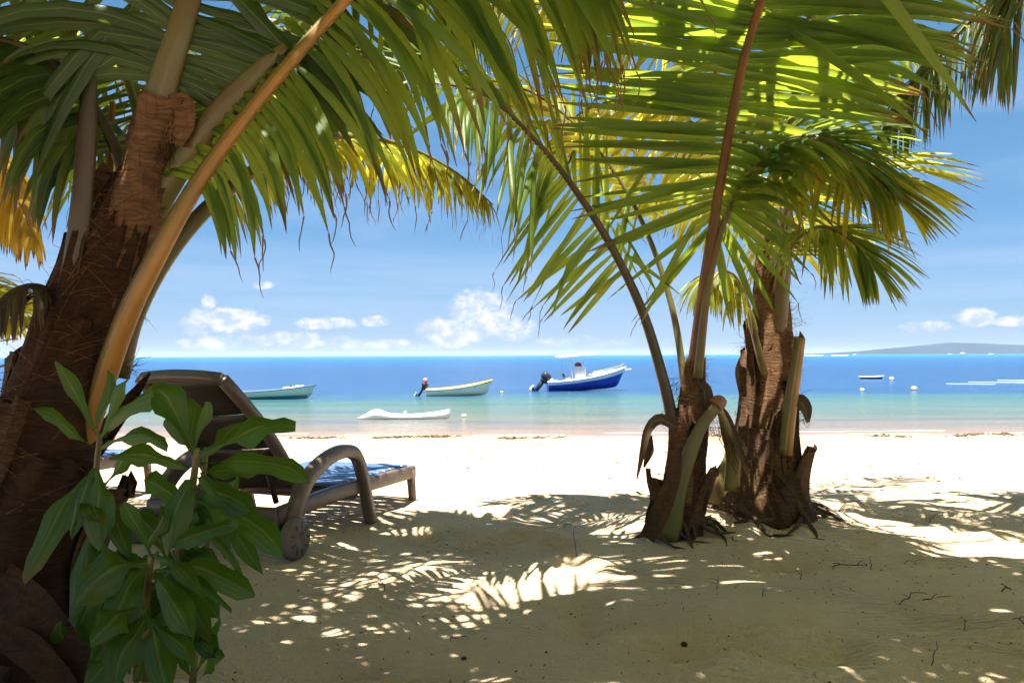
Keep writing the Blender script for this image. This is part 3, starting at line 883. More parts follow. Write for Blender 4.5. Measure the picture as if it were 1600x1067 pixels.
fJ = make_frond(left_palm, A((225, 330, 2.5), (270, 200, 3.1), (330, 130, 3.8), (420, 110, 4.4), (500, 150, 4.9)),
           (0, -.3, 1), r0=.03, r1=.004, stalk='stalk_olive', leaf='leaf_yellow', n=56, t0=.2, t1=.99, L=.8, Lw=.038, th0=72, th1=30, vee=-10, droop=1.5)
# dry hanging pieces
make_frond(left_palm, A((100, 470, 2.4), (60, 448, 2.3), (20, 455, 2.2), (-30, 500, 2.1)), (0, -.3, 1), r0=.018, r1=.004, stalk='stalk_dark', leaf='leaf_dry', n=26, t0=.2, L=.20, Lw=.012, droop=1.6, vee=-20,
           th0=50, th1=20, name='dry_frond', label='withered brown frond hanging left')
dead_ribbon(left_palm, A((120, 360, 2.4), (150, 300, 2.38), (172, 268, 2.38), (160, 330, 2.4)), [.02, .05, .05, .01], 'bark', 'dry_sheath_scrap')
dead_ribbon(left_palm, A((250, 160, 2.34), (288, 165, 2.33), (292, 200, 2.33), (280, 228, 2.33)), [.03, .06, .06, .03], 'fibre', 'dry_sheath_scrap')
wrap(left_palm, np.array(catmull(A((190, 400, 2.39), (215, 310, 2.39), (240, 200, 2.36), (256, 150, 2.35)), 20)), [.04, .055, .066, .072, .075, .075, .073, .07] + [.06] * 12, 0.0, .98, 0.0, 2.4, 0.0, M['fibre'], name='leaf_sheath', tip=.95, lift=0.0)
web(left_palm, A((112, 470, 2.42), (150, 470, 2.42), (178, 270, 2.42), (146, 280, 2.42)), 7, 34, w=.003, seed=2)
web(left_palm, A((262, 175, 2.33), (300, 170, 2.33), (296, 232, 2.33), (256, 222, 2.33)), 16, 4, 'fibre', w=.003, seed=4)
fibres(left_palm, [(at(48, 640, 2.3), (-.5, 0, .5), .16, .06, 60), (at(25, 690, 2.3), (-.4, 0, .6), .14, .05, 40), (at(200, 570, 2.5), (1, 0, .3), .07, .03, 20), (at(150, 300, 2.4), (-.2, 0, .8), .12, .05, 30),
                   (at(262, 225, 2.33), (0.2, 0, -1), .08, .03, 30), (at(60, 470, 2.3), (-1, 0, .0), .14, .05, 40)])
roots(left_palm, (-1.42, 2.38), .26, 9, 3, L=.3, rr=.02)
trunk_hair(left_palm, TP, TR, 260, 'fibre', 5, out=(1.0, 1.3), v=(.25, .98))
trunk_hair(left_palm, TP, TR, 120, 'fibre_dark', 6, out=(1.0, 1.35), w=.003)
# ------------------------------------------------------------------ palm 2: the small one in the middle
g = ground_at(1056, 835)
small_palm = empty('palm_tree', (g.x, g.y, g.z), 'slim young palm with green cut stalks, standing in front of the thicker trunk', 'palm tree')
Yg = g.y
tp = A((1056, 850, Yg), (1062, 780, Yg), (1072, 700, Yg), (1078, 630, Yg), (1086, 560, Yg))
TP, TR = trunk_mesh(small_palm, tp, [.125, .108, .086, .062, .045], M['fibre_dark'], seed=3)
for i, (v0, v1, th, half, peel, mt) in enumerate([(0.0, .35, -1.3, .7, .09, 'bark'), (.0, .42, 1.0, .8, .07, 'bark'), (.18, .62, .3, .9, .02, 'fibre_dark'), (.25, .72, -.7, .9, .02, 'fibre'),
                                                  (.5, .99, .1, 1.2, .005, 'fibre'), (.1, .4, 2.6, .9, .05, 'bark'), (.35, .78, 1.4, .6, .05, 'bark')]):
    wrap(small_palm, TP, TR, v0, v1, th, half, peel, M[mt], seed=i + 23)
trunk_hair(small_palm, TP, TR, 420, 'fibre', 15, out=(1.0, 1.25))
dead_ribbon(small_palm, A((1010, 840, Yg - .2), (1030, 800, Yg - .22), (1052, 745, Yg - .2), (1062, 700, Yg - .18)), [.08, .10, .07, .02], 'bark', 'old_leaf_base')
# green base stalk rising from the foot and the cut stalk bent to the right
stump(small_palm, A((1042, 842, Yg - .12), (1052, 780, Yg - .13), (1072, 722, Yg - .14), (1094, 668, Yg - .13), (1122, 632, Yg - .12)), [.080, .066, .042, .034, .030], 'stalk_olive', 'green_leaf_base', label='green leaf base splitting off the foot')
stump(small_palm, A((1118, 634, Yg - .12), (1124, 628, Yg - .11), (1130, 634, Yg - .1)), [.044, .040, .034], 'stalk_brown')
stump(small_palm, A((1124, 640, Yg - .05), (1136, 675, Yg), (1146, 715, Yg + .05), (1142, 765, Yg + .08)), [.016, .034, .042, .046], 'stalk_green', label='green stalk bent down between the two palms')
dead_ribbon(small_palm, A((1122, 635, Yg), (1130, 650, Yg), (1150, 690, Yg), (1168, 740, Yg)), [.03, .06, .05, .02], 'leaf_dry')
dead_ribbon(small_palm, A((1058, 668, Yg - .1), (1030, 655, Yg - .14), (1012, 672, Yg - .16), (1004, 705, Yg - .16), (995, 748, Yg - .16)), [.05, .06, .045, .035, .008], 'leaf_dry', label='withered brown leaf hanging from the trunk')
dead_ribbon(small_palm, A((1016, 680, Yg - .15), (1014, 705, Yg - .15), (1006, 730, Yg - .15)), [.02, .05, .01], 'bark')
dead_ribbon(small_palm, A((1093, 660, Yg - .05), (1102, 630, Yg - .06), (1098, 606, Yg - .06), (1088, 612, Yg - .06)), [.03, .08, .07, .02], 'leaf_dry', 'dry_sheath_scrap')
dead_ribbon(small_palm, A((1018, 850, Yg), (1014, 810, Yg - .05), (1020, 780, Yg - .05)), [.05, .05, .02], 'bark', 'old_leaf_base')
dead_ribbon(small_palm, A((1090, 800, Yg - .05), (1098, 760, Yg - .08), (1100, 738, Yg - .1)), [.08, .06, .02], 'bark', 'old_leaf_base')
web(small_palm, A((1095, 690, Yg), (1130, 690, Yg + .05), (1108, 605, Yg), (1086, 610, Yg)), 8, 10, seed=8)
web(small_palm, A((1125, 650, Yg), (1165, 690, Yg), (1150, 745, Yg), (1120, 680, Yg)), 10, 7, seed=9)
fibres(small_palm, [(at(1056, 600, Yg - .05), (-.5, 0, -.3), .09, .05, 30), (at(1100, 665, Yg), (.6, 0, -.3), .12, .05, 26), (at(1050, 650, Yg), (-.6, 0, .3), .08, .03, 16), (at(1130, 690, Yg), (.3, 0, -.5), .1, .05, 24)])
roots(small_palm, (g.x, g.y), .12, 13, 8, L=.24, rr=.014)
# left stalk: dark, leaning to the left
make_frond(small_palm, A((1052, 665, Yg - .05), (1038, 600, Yg - .08), (1005, 490, Yg - .15), (955, 385, Yg - .25), (890, 285, Yg - .4), (825, 208, Yg - .6), (760, 150, Yg - .8), (690, 130, Yg - .95)),
           (-.05, -.8, .6), r0=.034, rmid=.026, r1=.004, stalk='stalk_dark', leaf='leaf', n=58, t0=.36, t1=.99, L=.74, Lw=.036, th0=lambda f, s: (98 - 40 * f) if s < 0 else (50 - 15 * f), vee=-6, droops={1: .12, -1: .10}, single=100, kinks=.25, strands=.35, flat=.7,
           label='dark stalk frond leaning to the left', lens=lambda f: .58 + .44 * math.sin(f * 3.14) - .1 * f)
# main frond: upright reddish stalk towards the camera
make_frond(small_palm, A((1084, 580, Yg - .03), (1096, 480, Yg - .12), (1115, 350, Yg - .3), (1135, 230, Yg - .55), (1160, 100, Yg - .85), (1190, 0, Yg - 1.10), (1226, -120, Yg - 1.35), (1268, -250, Yg - 1.55), (1318, -380, Yg - 1.7), (1370, -500, Yg - 1.8)),
           (.05, -1, -.25), r0=.038, rmid=.024, r1=.004, stalk='stalk_brown', leaf='leaf', n=122, t0=.22, t1=.99, L=1.0, Lw=.046, th0=lambda f, s: np.interp(f, [0, .04, .10, .24, 1], [152, 122, 98, 87, 66]) + (8 if s > 0 else -6), vee=-2, droop=.10, droops={1: .16, -1: .0}, single=170, kinks=.05, strands=.25, flat=.8,
           label='upright reddish stalk frond spreading wide', lens=lambda f: .66 + .42 * min(1, f * 2.2) - .25 * f ** 3)
# pale upright leaflets behind the left stalk
make_frond(small_palm, A((1075, 640, Yg), (1050, 480, Yg + .1), (1000, 340, Yg + .15), (930, 230, Yg + .15), (840, 150, Yg + .1), (740, 120, Yg + .0)),
           (.1, -.6, .9), r0=.026, r1=.004, stalk='stalk_olive', leaf='leaf_yellow', n=52, t0=.4, t1=.99, L=.62, Lw=.036, th0=80, th1=40, vee=5, droops={1: .8, -1: .3}, single=20)
make_frond(small_palm, A((1090, 590, Yg - .1), (1108, 440, Yg - .2), (1145, 310, Yg - .35), (1205, 230, Yg - .5), (1280, 215, Yg - .65), (1350, 260, Yg - .75)),
           (0, -.6, 1), r0=.026, r1=.004, stalk='stalk_olive', leaf='leaf', n=60, t0=.36, t1=.99, L=.72, Lw=.034, th0=70, th1=22, vee=-4, droop=.4, single=30)

# ------------------------------------------------------------------ palm 3: the thick one behind
g = ground_at(1196, 800)
big_palm = empty('palm_tree', (g.x, g.y, g.z), 'thick brown palm with broad fibrous trunk, behind the slim young palm', 'palm tree')
Yb = g.y
tp = A((1188, 815, Yb), (1192, 740, Yb), (1200, 650, Yb), (1205, 570, Yb), (1203, 500, Yb), (1198, 430, Yb + .05), (1200, 370, Yb + .1))
TP, TR = trunk_mesh(big_palm, tp, [.30, .205, .145, .122, .10, .068, .05], M['fibre_dark'], seed=5, ridges=.06)
for i, (v0, v1, th, half, peel, mt) in enumerate([(.0, .26, .9, .8, .09, 'bark'), (.0, .30, -.6, .9, .04, 'bark'), (.02, .45, .6, .5, .03, 'fibre_dark'), (.12, .55, -1.1, .7, .04, 'bark'), (.22, .62, 0.1, 1.1, .015, 'fibre'),
                                                  (.3, .66, -1.0, .55, .10, 'bark'), (.5, .85, .2, 1.2, .02, 'fibre'), (.6, .98, -.5, 1.2, .02, 'fibre'), (.1, .5, 2.6, 1, .05, 'bark'), (.36, .60, 1.1, .45, .06, 'bark'), (.02, .34, 0.1, .35, .05, 'fibre_dark')]):
    wrap(big_palm, TP, TR, v0, v1, th, half, peel, M[mt], seed=i + 43)
trunk_hair(big_palm, TP, TR, 700, 'fibre', 25, out=(1.0, 1.3))
stump(big_palm, A((1226, 710, Yb - .2), (1233, 645, Yb - .22), (1242, 585, Yb - .22), (1251, 528, Yb - .2)), [.048, .042, .036, .028], 'stalk_orange', label='broken stalk standing at the right side')
stump(big_palm, A((1122, 785, Yb - .05), (1132, 740, Yb - .08), (1150, 690, Yb - .1)), [.09, .05, .03], 'stalk_green')
dead_ribbon(big_palm, A((1236, 640, Yb - .15), (1248, 628, Yb - .2), (1258, 640, Yb - .22), (1262, 660, Yb - .22)), [.05, .09, .07, .02], 'leaf_dry', 'dry_sheath_scrap')
dead_ribbon(big_palm, A((1160, 620, Yb - .15), (1156, 580, Yb - .18), (1164, 548, Yb - .15)), [.04, .07, .02], 'bark', 'dry_sheath_scrap')
dead_ribbon(big_palm, A((1225, 740, Yb - .22), (1240, 760, Yb - .3), (1254, 785, Yb - .34)), [.1, .08, .02], 'bark', 'old_leaf_base')
web(big_palm, A((1226, 625, Yb - .1), (1240, 600, Yb - .1), (1240, 530, Yb - .1), (1228, 540, Yb - .1)), 4, 16, seed=12)
web(big_palm, A((1148, 640, Yb), (1172, 680, Yb), (1172, 740, Yb), (1150, 720, Yb)), 8, 8, seed=13)
fibres(big_palm, [(at(1235, 500, Yb), (.7, 0, .5), .10, .06, 40), (at(1250, 650, Yb - .15), (.6, 0, -.4), .09, .04, 30), (at(1165, 545, Yb), (-.5, 0, .6), .08, .04, 24), (at(1215, 430, Yb), (.5, 0, .4), .14, .08, 40),
                  (at(1150, 800, Yb - .3), (0, -1, .2), .09, .12, 160)], 'fibre')
roots(big_palm, (g.x, g.y), .26, 14, 18, L=.38, rr=.02)
kw = dict(r0=.034, r1=.005, kinks=.15)
make_frond(big_palm, A((1212, 560, Yb - .08), (1224, 430, Yb - .12), (1230, 300, Yb - .2), (1244, 150, Yb - .3), (1275, 0, Yb - .4), (1330, -130, Yb - .5), (1420, -200, Yb - .6)), (-.1, -1, .3), stalk='stalk_olive', leaf='leaf', n=60, t0=.42, L=.95, Lw=.045,
           th0=80, th1=40, vee=0, droop=.6, single=40, r0=.046, rmid=.04, r1=.006)
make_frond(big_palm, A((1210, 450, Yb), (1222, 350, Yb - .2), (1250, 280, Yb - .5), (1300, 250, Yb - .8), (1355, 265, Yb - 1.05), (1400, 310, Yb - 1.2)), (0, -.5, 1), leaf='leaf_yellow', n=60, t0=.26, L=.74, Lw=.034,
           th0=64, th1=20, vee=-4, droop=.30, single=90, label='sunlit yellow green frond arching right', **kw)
make_frond(big_palm, A((1212, 470, Yb - .05), (1225, 410, Yb - .25), (1250, 370, Yb - .5), (1290, 355, Yb - .7), (1335, 380, Yb - .85), (1365, 420, Yb - .95)), (0, -.4, 1), leaf='leaf', n=52, t0=.25, L=.56, Lw=.030,
           th0=58, th1=22, vee=-6, droop=.45, single=90, **kw)
make_frond(big_palm, A((1196, 590, Yb - .1), (1178, 520, Yb - .2), (1164, 465, Yb - .3), (1148, 432, Yb - .36), (1125, 425, Yb - .42), (1105, 450, Yb - .46)), (0, -.4, 1), stalk='stalk_green', leaf='leaf_yellow', n=30, t0=.34, L=.42, Lw=.026,
           th0=75, th1=35, vee=-12, droop=1.5, r0=.034, r1=.004, single=40)
make_frond(big_palm, A((1200, 440, Yb), (1170, 320, Yb + .1), (1110, 220, Yb + .25), (1020, 160, Yb + .4), (920, 170, Yb + .5), (840, 240, Yb + .6)), (0, -.4, 1), leaf='leaf_yellow', n=60, t0=.2, L=.90, Lw=.04, th0=78, th1=32, vee=-10, droop=1.2, single=30, **kw)
make_frond(big_palm, A((1200, 430, Yb), (1180, 280, Yb + .1), (1130, 130, Yb + .2), (1040, 20, Yb + .2), (930, -40, Yb + .2), (810, -20, Yb + .2), (700, 70, Yb + .2)), (0, -.4, 1), leaf='leaf_yellow', n=66, t0=.25, L=1.0, Lw=.043, th0=78, th1=32, vee=-10, droop=1.1, **kw)
make_frond(big_palm, A((1205, 430, Yb + .1), (1215, 270, Yb + .4), (1250, 120, Yb + .8), (1310, 30, Yb + 1.3), (1390, 20, Yb + 1.8), (1460, 90, Yb + 2.2)), (0, -.4, 1), leaf='leaf', n=60, t0=.25, L=.9, Lw=.04, th0=78, th1=32, vee=-10, droop=1.1, **kw)
make_frond(big_palm, A((1203, 450, Yb + .1), (1180, 350, Yb + .5), (1140, 280, Yb + 1.), (1080, 260, Yb + 1.5), (1020, 310, Yb + 1.9)), (0, -.4, 1), leaf='leaf_yellow', n=50, t0=.25, L=.7, Lw=.034, th0=78, th1=32, vee=-10, droop=1.5, **kw)
make_frond(big_palm, A((1205, 450, Yb + .1), (1230, 370, Yb + .4), (1280, 330, Yb + .8), (1340, 350, Yb + 1.1)), (0, -.4, 1), leaf='leaf_yellow', n=44, t0=.25, L=.65, Lw=.034, th0=78, th1=32, vee=-10, droop=1.2, **kw)

# ------------------------------------------------------------------ palms whose stems stand outside the picture
def palm_stem(x, y, h, lean, label, seed):
    z = gz(x, y)
    e = empty('palm_tree', (x, y, z), label, 'palm tree')
    P = [np.array([x, y, z - .1]), np.array([x + lean[0] * .3, y + lean[1] * .3, z + h * .4]), np.array([x + lean[0], y + lean[1], z + h])]
    trunk_mesh(e, P, [.22, .14, .11, .09], M['bark'], seed=seed)
    roots(e, (x, y), .2, 8, seed)
    return e, P[-1]
right_palm, rc = palm_stem(3.75, 3.7, 2.5, (-.1, .2), 'palm reaching in from the right edge with dark hanging fronds', 31)
rc = list(rc)
make_frond(right_palm, [np.array(rc)] + A((1690, -60, 4.1), (1600, -40, 4.25), (1500, 50, 4.4), (1430, 140, 4.5), (1388, 212, 4.6)), (.2, -.5, .9), r0=.03, r1=.004, stalk='stalk_olive', leaf='leaf_dark', n=100, t0=.10, L=.60, Lw=.019,
           th0=62, th1=22, vee=-10, droop=.8, single=True, label='dark green frond hanging in at the top right', gap=.01)
make_frond(right_palm, [np.array(rc)] + A((1720, -100, 3.9), (1680, -110, 4.0), (1620, -40, 4.2), (1575, 40, 4.35), (1560, 90, 4.4)), (.2, -.5, .9), r0=.03, r1=.004, stalk='stalk_olive', leaf='leaf_dark', n=60, t0=.15, L=.72, Lw=.034,
           th0=70, th1=22, vee=-10, droop=1.4, single=60)
make_frond(right_palm, [np.array(rc)] + A((1800, 250, 4.2), (1740, 250, 4.6), (1660, 310, 4.9), (1620, 400, 5.0)), (0, -.3, 1), r0=.03, r1=.004, stalk='stalk_olive', leaf='leaf', n=40, t0=.2, L=.5, Lw=.034,
           th0=70, th1=22, vee=-10, droop=.8)
far_palm, rc = palm_stem(-3.6, 4.9, 2.1, (.1, 0), 'palm beyond the left edge with yellow drooping leaves', 32)
rc = list(rc)
make_frond(far_palm, [np.array(rc)] + A((-90, 180, 4.7), (-30, 215, 4.6), (15, 285, 4.5), (50, 370, 4.4)), (0, -.3, 1), r0=.03, r1=.004, stalk='stalk_orange', leaf='leaf_gold', n=60, t0=.2, L=.55, Lw=.034,
           th0=70, th1=20, vee=-15, droop=1.8, single=True, label='golden yellow frond drooping at the left edge')
make_frond(far_palm, [np.array(rc)] + A((-160, 420, 4.7), (-90, 425, 4.5), (-20, 450, 4.4), (30, 500, 4.3)), (0, -.3, 1), r0=.03, r1=.004, stalk='stalk_green', leaf='leaf_yellow', n=34, t0=.35, L=.42, Lw=.04,
           th0=75, th1=15, vee=5, droop=.5, single=True)
make_frond(far_palm, [np.array(rc)] + A((-100, 100, 5.2), (-20, 90, 5.5), (60, 130, 5.8), (120, 210, 6.0)), (0, -.3, 1), r0=.03, r1=.004, stalk='stalk_green', leaf='leaf', n=54, t0=.2, L=.8, Lw=.04,
           th0=70, th1=20, vee=-15, droop=1.5)
# ------------------------------------------------------------------ unseen extra crowns, added above and behind the camera to shade the sand
def hidden(P):
    """true when the whole blade is above or beside the frame"""
    for q in P:
        d = R3.transposed() @ (Vector(q) - CAM)
        if d.z > -0.02: continue
        x = 800 + F * d.x / -d.z; y = 533.5 - F * d.y / -d.z
        if -60 < x < 1660 and -15 < y < 1100: return False
    return True
def crown(parent, c, n, radius, rise, a0=0, a1=360, seed=0, drop=.25, leaf='leaf', L=.95):
    r_ = random.Random(seed); c = np.array(c, float)
    for i in range(n):
        a = math.radians(a0 + (a1 - a0) * (i + r_.uniform(.2, .8)) / n); R_ = radius * r_.uniform(.85, 1.1); h = rise * r_.uniform(.7, 1.2)
        d = np.array([math.sin(a), math.cos(a), 0])
        pts = [c, c + d * R_ * .2 + [0, 0, h * .55], c + d * R_ * .5 + [0, 0, h * .95], c + d * R_ * .8 + [0, 0, h * .9], c + d * R_ + [0, 0, h * .9 - drop]]
        if not hidden(catmull(pts, 12)[3:]): continue
        make_frond(parent, pts, (0, 0, 1), r0=.022, r1=.004, stalk='stalk_olive', leaf=leaf, n=58, t0=.2, L=L, Lw=.058, th0=80, th1=35, vee=-8, droop=.5, keep=hidden, shade=True, stalk_sides=5, nseg=24, kinks=.05)
top = at(292, 0, 2.36)
crown(left_palm, (top.x, top.y, top.z - .02), 13, 2.9, 1.2, seed=4)
crown(left_palm, (top.x, top.y, top.z + .02), 5, 2.4, 1.7, seed=14, leaf='leaf_yellow')
crown(small_palm, at(1190, 0, Yg - .3), 10, 2.3, 1.0, seed=6, leaf='leaf_yellow')
crown(big_palm, at(1205, 60, Yb), 14, 2.9, 1.0, seed=8)
crown(big_palm, at(1205, 60, Yb), 5, 2.2, 1.5, seed=18, leaf='leaf_yellow')
crown(right_palm, (3.65, 3.9, gz(3.7, 3.7) + 2.9), 9, 3.0, .8, seed=9, leaf='leaf_yellow')
crown(far_palm, (-3.5, 4.9, gz(-3.6, 4.9) + 2.6), 14, 2.8, 1.0, seed=10)
for (x, y, h, lean, seed, n, lab) in [(0.6, 0.2, 3.2, (.1, .5), 51, 15, 'tall unseen palm added behind the viewer, its crown shading the sand'), (3.6, 0.3, 3.0, (-.2, .5), 52, 9, 'unseen palm added behind on the right, shading the near sand'),
                                 (-2.3, 1.6, 3.0, (.9, .5), 53, 22, 'unseen palm added behind on the left, shading the bush')]:
    e, c = palm_stem(x, y - 1.2, h, lean, lab, seed)  # unseen palms added to cast shade on sand and bush
    crown(e, c, n, 3.1, .9, seed=seed, leaf='leaf_yellow')
# ------------------------------------------------------------------ sun loungers
def lounger(loc, rz, label, back=45, z_tilt=0.0):
    """local frame: x = across (0 right side .. -W left side), y = along towards the foot, z up; wheels at y 0"""
    e = empty('sun_lounger', loc, label, 'sun lounger', 'brown sun loungers on the sand', rz=rz)
    W = .84
    def lc(mb, name, mat, parent=e, **k):
        return mb.build(name, M[mat], parent, **k)
    # arched arm with its two legs, one per side
    for s, x in ((1, 0.0), (-1, -W)):
        P = catmull([(x, .03, .13), (x, .08, .25), (x, .20, .38), (x, .38, .455), (x, .56, .475), (x, .70, .44), (x, .78, .33), (x, .84, .17), (x, .91, -.03)], 34)
        n = len(P); T = tangents(P); V = []; Fc = []
        wd = np.interp(np.linspace(0, 1, n), [0, .12, .4, .7, 1], [.055, .05, .038, .036, .034])   # depth of the section in the bending plane
        hw = .030
        for i in range(n):
            N = np.array([0, -T[i][2], T[i][1]])
            for a, b in ((-1, -.75), (-.7, -1), (.7, -1), (1, -.75), (1, .6), (.6, 1), (-.6, 1), (-1, .6)):
                V.append(P[i] + np.array([a * hw, 0, 0]) + N * b * wd[i])
        for i in range(n - 1):
            for k in range(8):
                k2 = (k + 1) % 8; Fc.append((i * 8 + k, i * 8 + k2, i * 8 + 8 + k2, i * 8 + 8 + k))
        Fc.append(tuple(range(8))[::-1]); Fc.append(tuple((n - 1) * 8 + k for k in range(8)))
        lc(MB().add(V, Fc), 'armrest', 'lounger')
        # wheel with hub cap and spokes pressed into the disc
        wh = MB(); sx = 1 if s > 0 else -1
        prof = [(.0, .0), (.085, .0), (.104, .012), (.108, .03), (.104, .05), (.088, .064), (.060, .060), (.050, .064), (.034, .066), (.030, .058), (.004, .058)]
        prof = [(r, z * sx) for r, z in prof]
        lathe(wh, prof, (x + (.012 if s > 0 else -.012), .01, .108), 30, 'X')
        wo = lc(wh, 'wheel', 'wheel')
        sp_ = MB()
        for k in range(9):
            a = k * 2 * math.pi / 9; c, q = math.cos(a), math.sin(a)
            rot = np.array([[1, 0, 0], [0, c, -q], [0, q, c]])
            box(sp_, (x + (.012 + .0655) * sx, .01 + c * .068, .108 + q * .068), (.003, .034, .004), rot, .0005)
        sp_.build('rib', M['lounger_back'], wo)
        # side rail: slopes gently to the foot end, with a short leg there
        r = MB()
        P = [(x - .03 * s, -.02, .225), (x - .03 * s, .5, .245), (x - .03 * s, 1.0, .235), (x - .03 * s, 1.45, .225), (x - .03 * s, 1.56, .222)]
        P = catmull(P, 14); V = []; Fc = []
        for p in P:
            for a, b in ((-.02, -.042), (.02, -.042), (.024, -.03), (.024, .03), (.018, .04), (-.018, .04), (-.024, .03), (-.024, -.03)): V.append((p[0] + a, p[1], p[2] + b))
        for i in range(13):
            for k in range(8):
                k2 = (k + 1) % 8; Fc.append((i * 8 + k, i * 8 + k2, i * 8 + 8 + k2, i * 8 + 8 + k))
        Fc.append(tuple(range(8))[::-1]); Fc.append(tuple(13 * 8 + k for k in range(8)))
        lc(r.add(V, Fc), 'side_rail', 'lounger')
        lg = MB(); tube(lg, [(x - .03 * s, 1.52, .24), (x - .03 * s, 1.545, .1), (x - .03 * s, 1.57, -.08)], [.036, .03, .028], 8, .8)
        lc(lg, 'leg', 'lounger')
        bk = MB(); box(bk, (x - .045 * s, .02, .17), (.04, .12, .11), None, .012); lc(bk, 'wheel_bracket', 'lounger')
    for y, z in ((-.02, .225), (1.56, .222), (.78, .20)):
        c = MB(); box(c, (-W / 2, y, z), (W - .07, .05, .07), None, .012); lc(c, 'cross_rail', 'lounger')
    c = MB(); tube(c, [(-.02, .01, .108), (-W + .02, .01, .108)], .014, 8); lc(c, 'axle', 'steel')
    # seat slats
    me_ = None
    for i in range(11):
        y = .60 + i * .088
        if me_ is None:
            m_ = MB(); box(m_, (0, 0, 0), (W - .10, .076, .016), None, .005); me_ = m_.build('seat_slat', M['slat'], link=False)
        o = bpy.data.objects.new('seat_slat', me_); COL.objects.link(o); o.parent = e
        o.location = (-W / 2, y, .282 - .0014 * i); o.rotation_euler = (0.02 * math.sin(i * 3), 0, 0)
    # raised back: frame plus curved panels with two narrow gaps
    a = math.radians(back); hy, hz = .40, .30; Lb = .86
    d = np.array([0, -math.cos(a), math.sin(a)]); nrm = np.array([0, -math.sin(a), -math.cos(a)])     # nrm = rear face
    br = MB()
    wB = .54; x0 = -.46
    for sgn in (1, -1):
        xx = x0 + sgn * wB / 2
        m_ = MB()
        V = []; Fc = []
        for t in np.linspace(0, 1, 9):
            c0 = np.array([xx + sgn * (-.03 * t ** 2), hy, hz]) + d * Lb * t + nrm * (-.03 * math.sin(t * 3.1))
            for u_, v_ in ((-.022, -.02), (.022, -.02), (.026, .0), (.022, .03), (-.022, .03), (-.026, 0)): V.append(c0 + np.array([u_, 0, 0]) + nrm * v_)
        for i in range(8):
            for k in range(6):
                k2 = (k + 1) % 6; Fc.append((i * 6 + k, i * 6 + k2, i * 6 + 6 + k2, i * 6 + 6 + k))
        Fc.append(tuple(range(6))[::-1]); Fc.append(tuple(48 + k for k in range(6)))
        lc(m_.add(V, Fc), 'back_frame', 'lounger')
    m_ = MB(); top = np.array([x0, hy, hz]) + d * Lb
    V = []; Fc = []
    for i in range(13):
        t = i / 12 * 2 - 1
        c0 = top + np.array([t * (wB / 2 - .03), 0, 0]) + d * (.022 * (1 - t * t))
        for u_, v_ in ((-.02, -.02), (.018, -.02), (.018, .03), (-.02, .03)): V.append(c0 + d * u_ + nrm * v_)
    for i in range(12):
        for k in range(4):
            k2 = (k + 1) % 4; Fc.append((i * 4 + k, i * 4 + k2, i * 4 + 4 + k2, i * 4 + 4 + k))
    Fc.append((3, 2, 1, 0)); Fc.append((48, 49, 50, 51))
    lc(m_.add(V, Fc), 'top_rail', 'lounger')
    for t0_, t1_ in ((.015, .335), (.352, .655), (.672, .99)):
        m_ = MB(); V = []; Fc = []
        for layer in (0, 1):
            for i in range(5):
                t = t0_ + (t1_ - t0_) * i / 4
                for j in range(9):
                    q = j / 8 * 2 - 1
                    c0 = np.array([x0 + q * (wB / 2 - .03 * t ** 2 - .025), hy, hz]) + d * Lb * t + nrm * (-.03 * math.sin(t * 3.1) + .006 + .022 * (1 - q * q) * (1 if layer == 0 else 1) - .012 * layer)
                    V.append(c0)
        for i in range(4):
            for j in range(8):
                q = i * 9 + j; Fc.append((q, q + 1, q + 10, q + 9)); Fc.append((45 + q + 9, 45 + q + 10, 45 + q + 1, 45 + q))
        bd = [i for i in range(9)] + [i * 9 + 8 for i in range(1, 5)] + [36 + j for j in range(7, -1, -1)] + [i * 9 for i in range(3, 0, -1)]
        for i in range(len(bd)):
            a_, b_ = bd[i], bd[(i + 1) % len(bd)]; Fc.append((a_, a_ + 45, b_ + 45, b_))
        lc(m_.add(V, Fc), 'back_panel', 'lounger_back')
    for sgn in (1, -1):
        m_ = MB(); tube(m_, [(x0 + sgn * .2, hy - .22, hz + .20), (x0 + sgn * .2, hy - .10, .22)], .016, 6); lc(m_, 'prop', 'lounger_back')
    return e
lx, ly = -1.125, 3.97
l1 = lounger((lx, ly, gz(lx, ly) - .012), -math.atan2(.30, .95), 'brown sun lounger with raised back and front wheel, right beside the broad leaved bush')
def copy_tree(o, parent=None):
    c = o.copy(); COL.objects.link(c)
    if parent: c.parent = parent
    for ch in list(o.children): copy_tree(ch, c)
    return c
l2 = copy_tree(l1)
l2.location = (-3.05, 4.55, gz(-3.05, 4.6) + .03); l2.rotation_euler = (0, 0, -.20)
l2['label'] = 'second brown sun lounger farther left, mostly hidden by the leaning palm trunk'
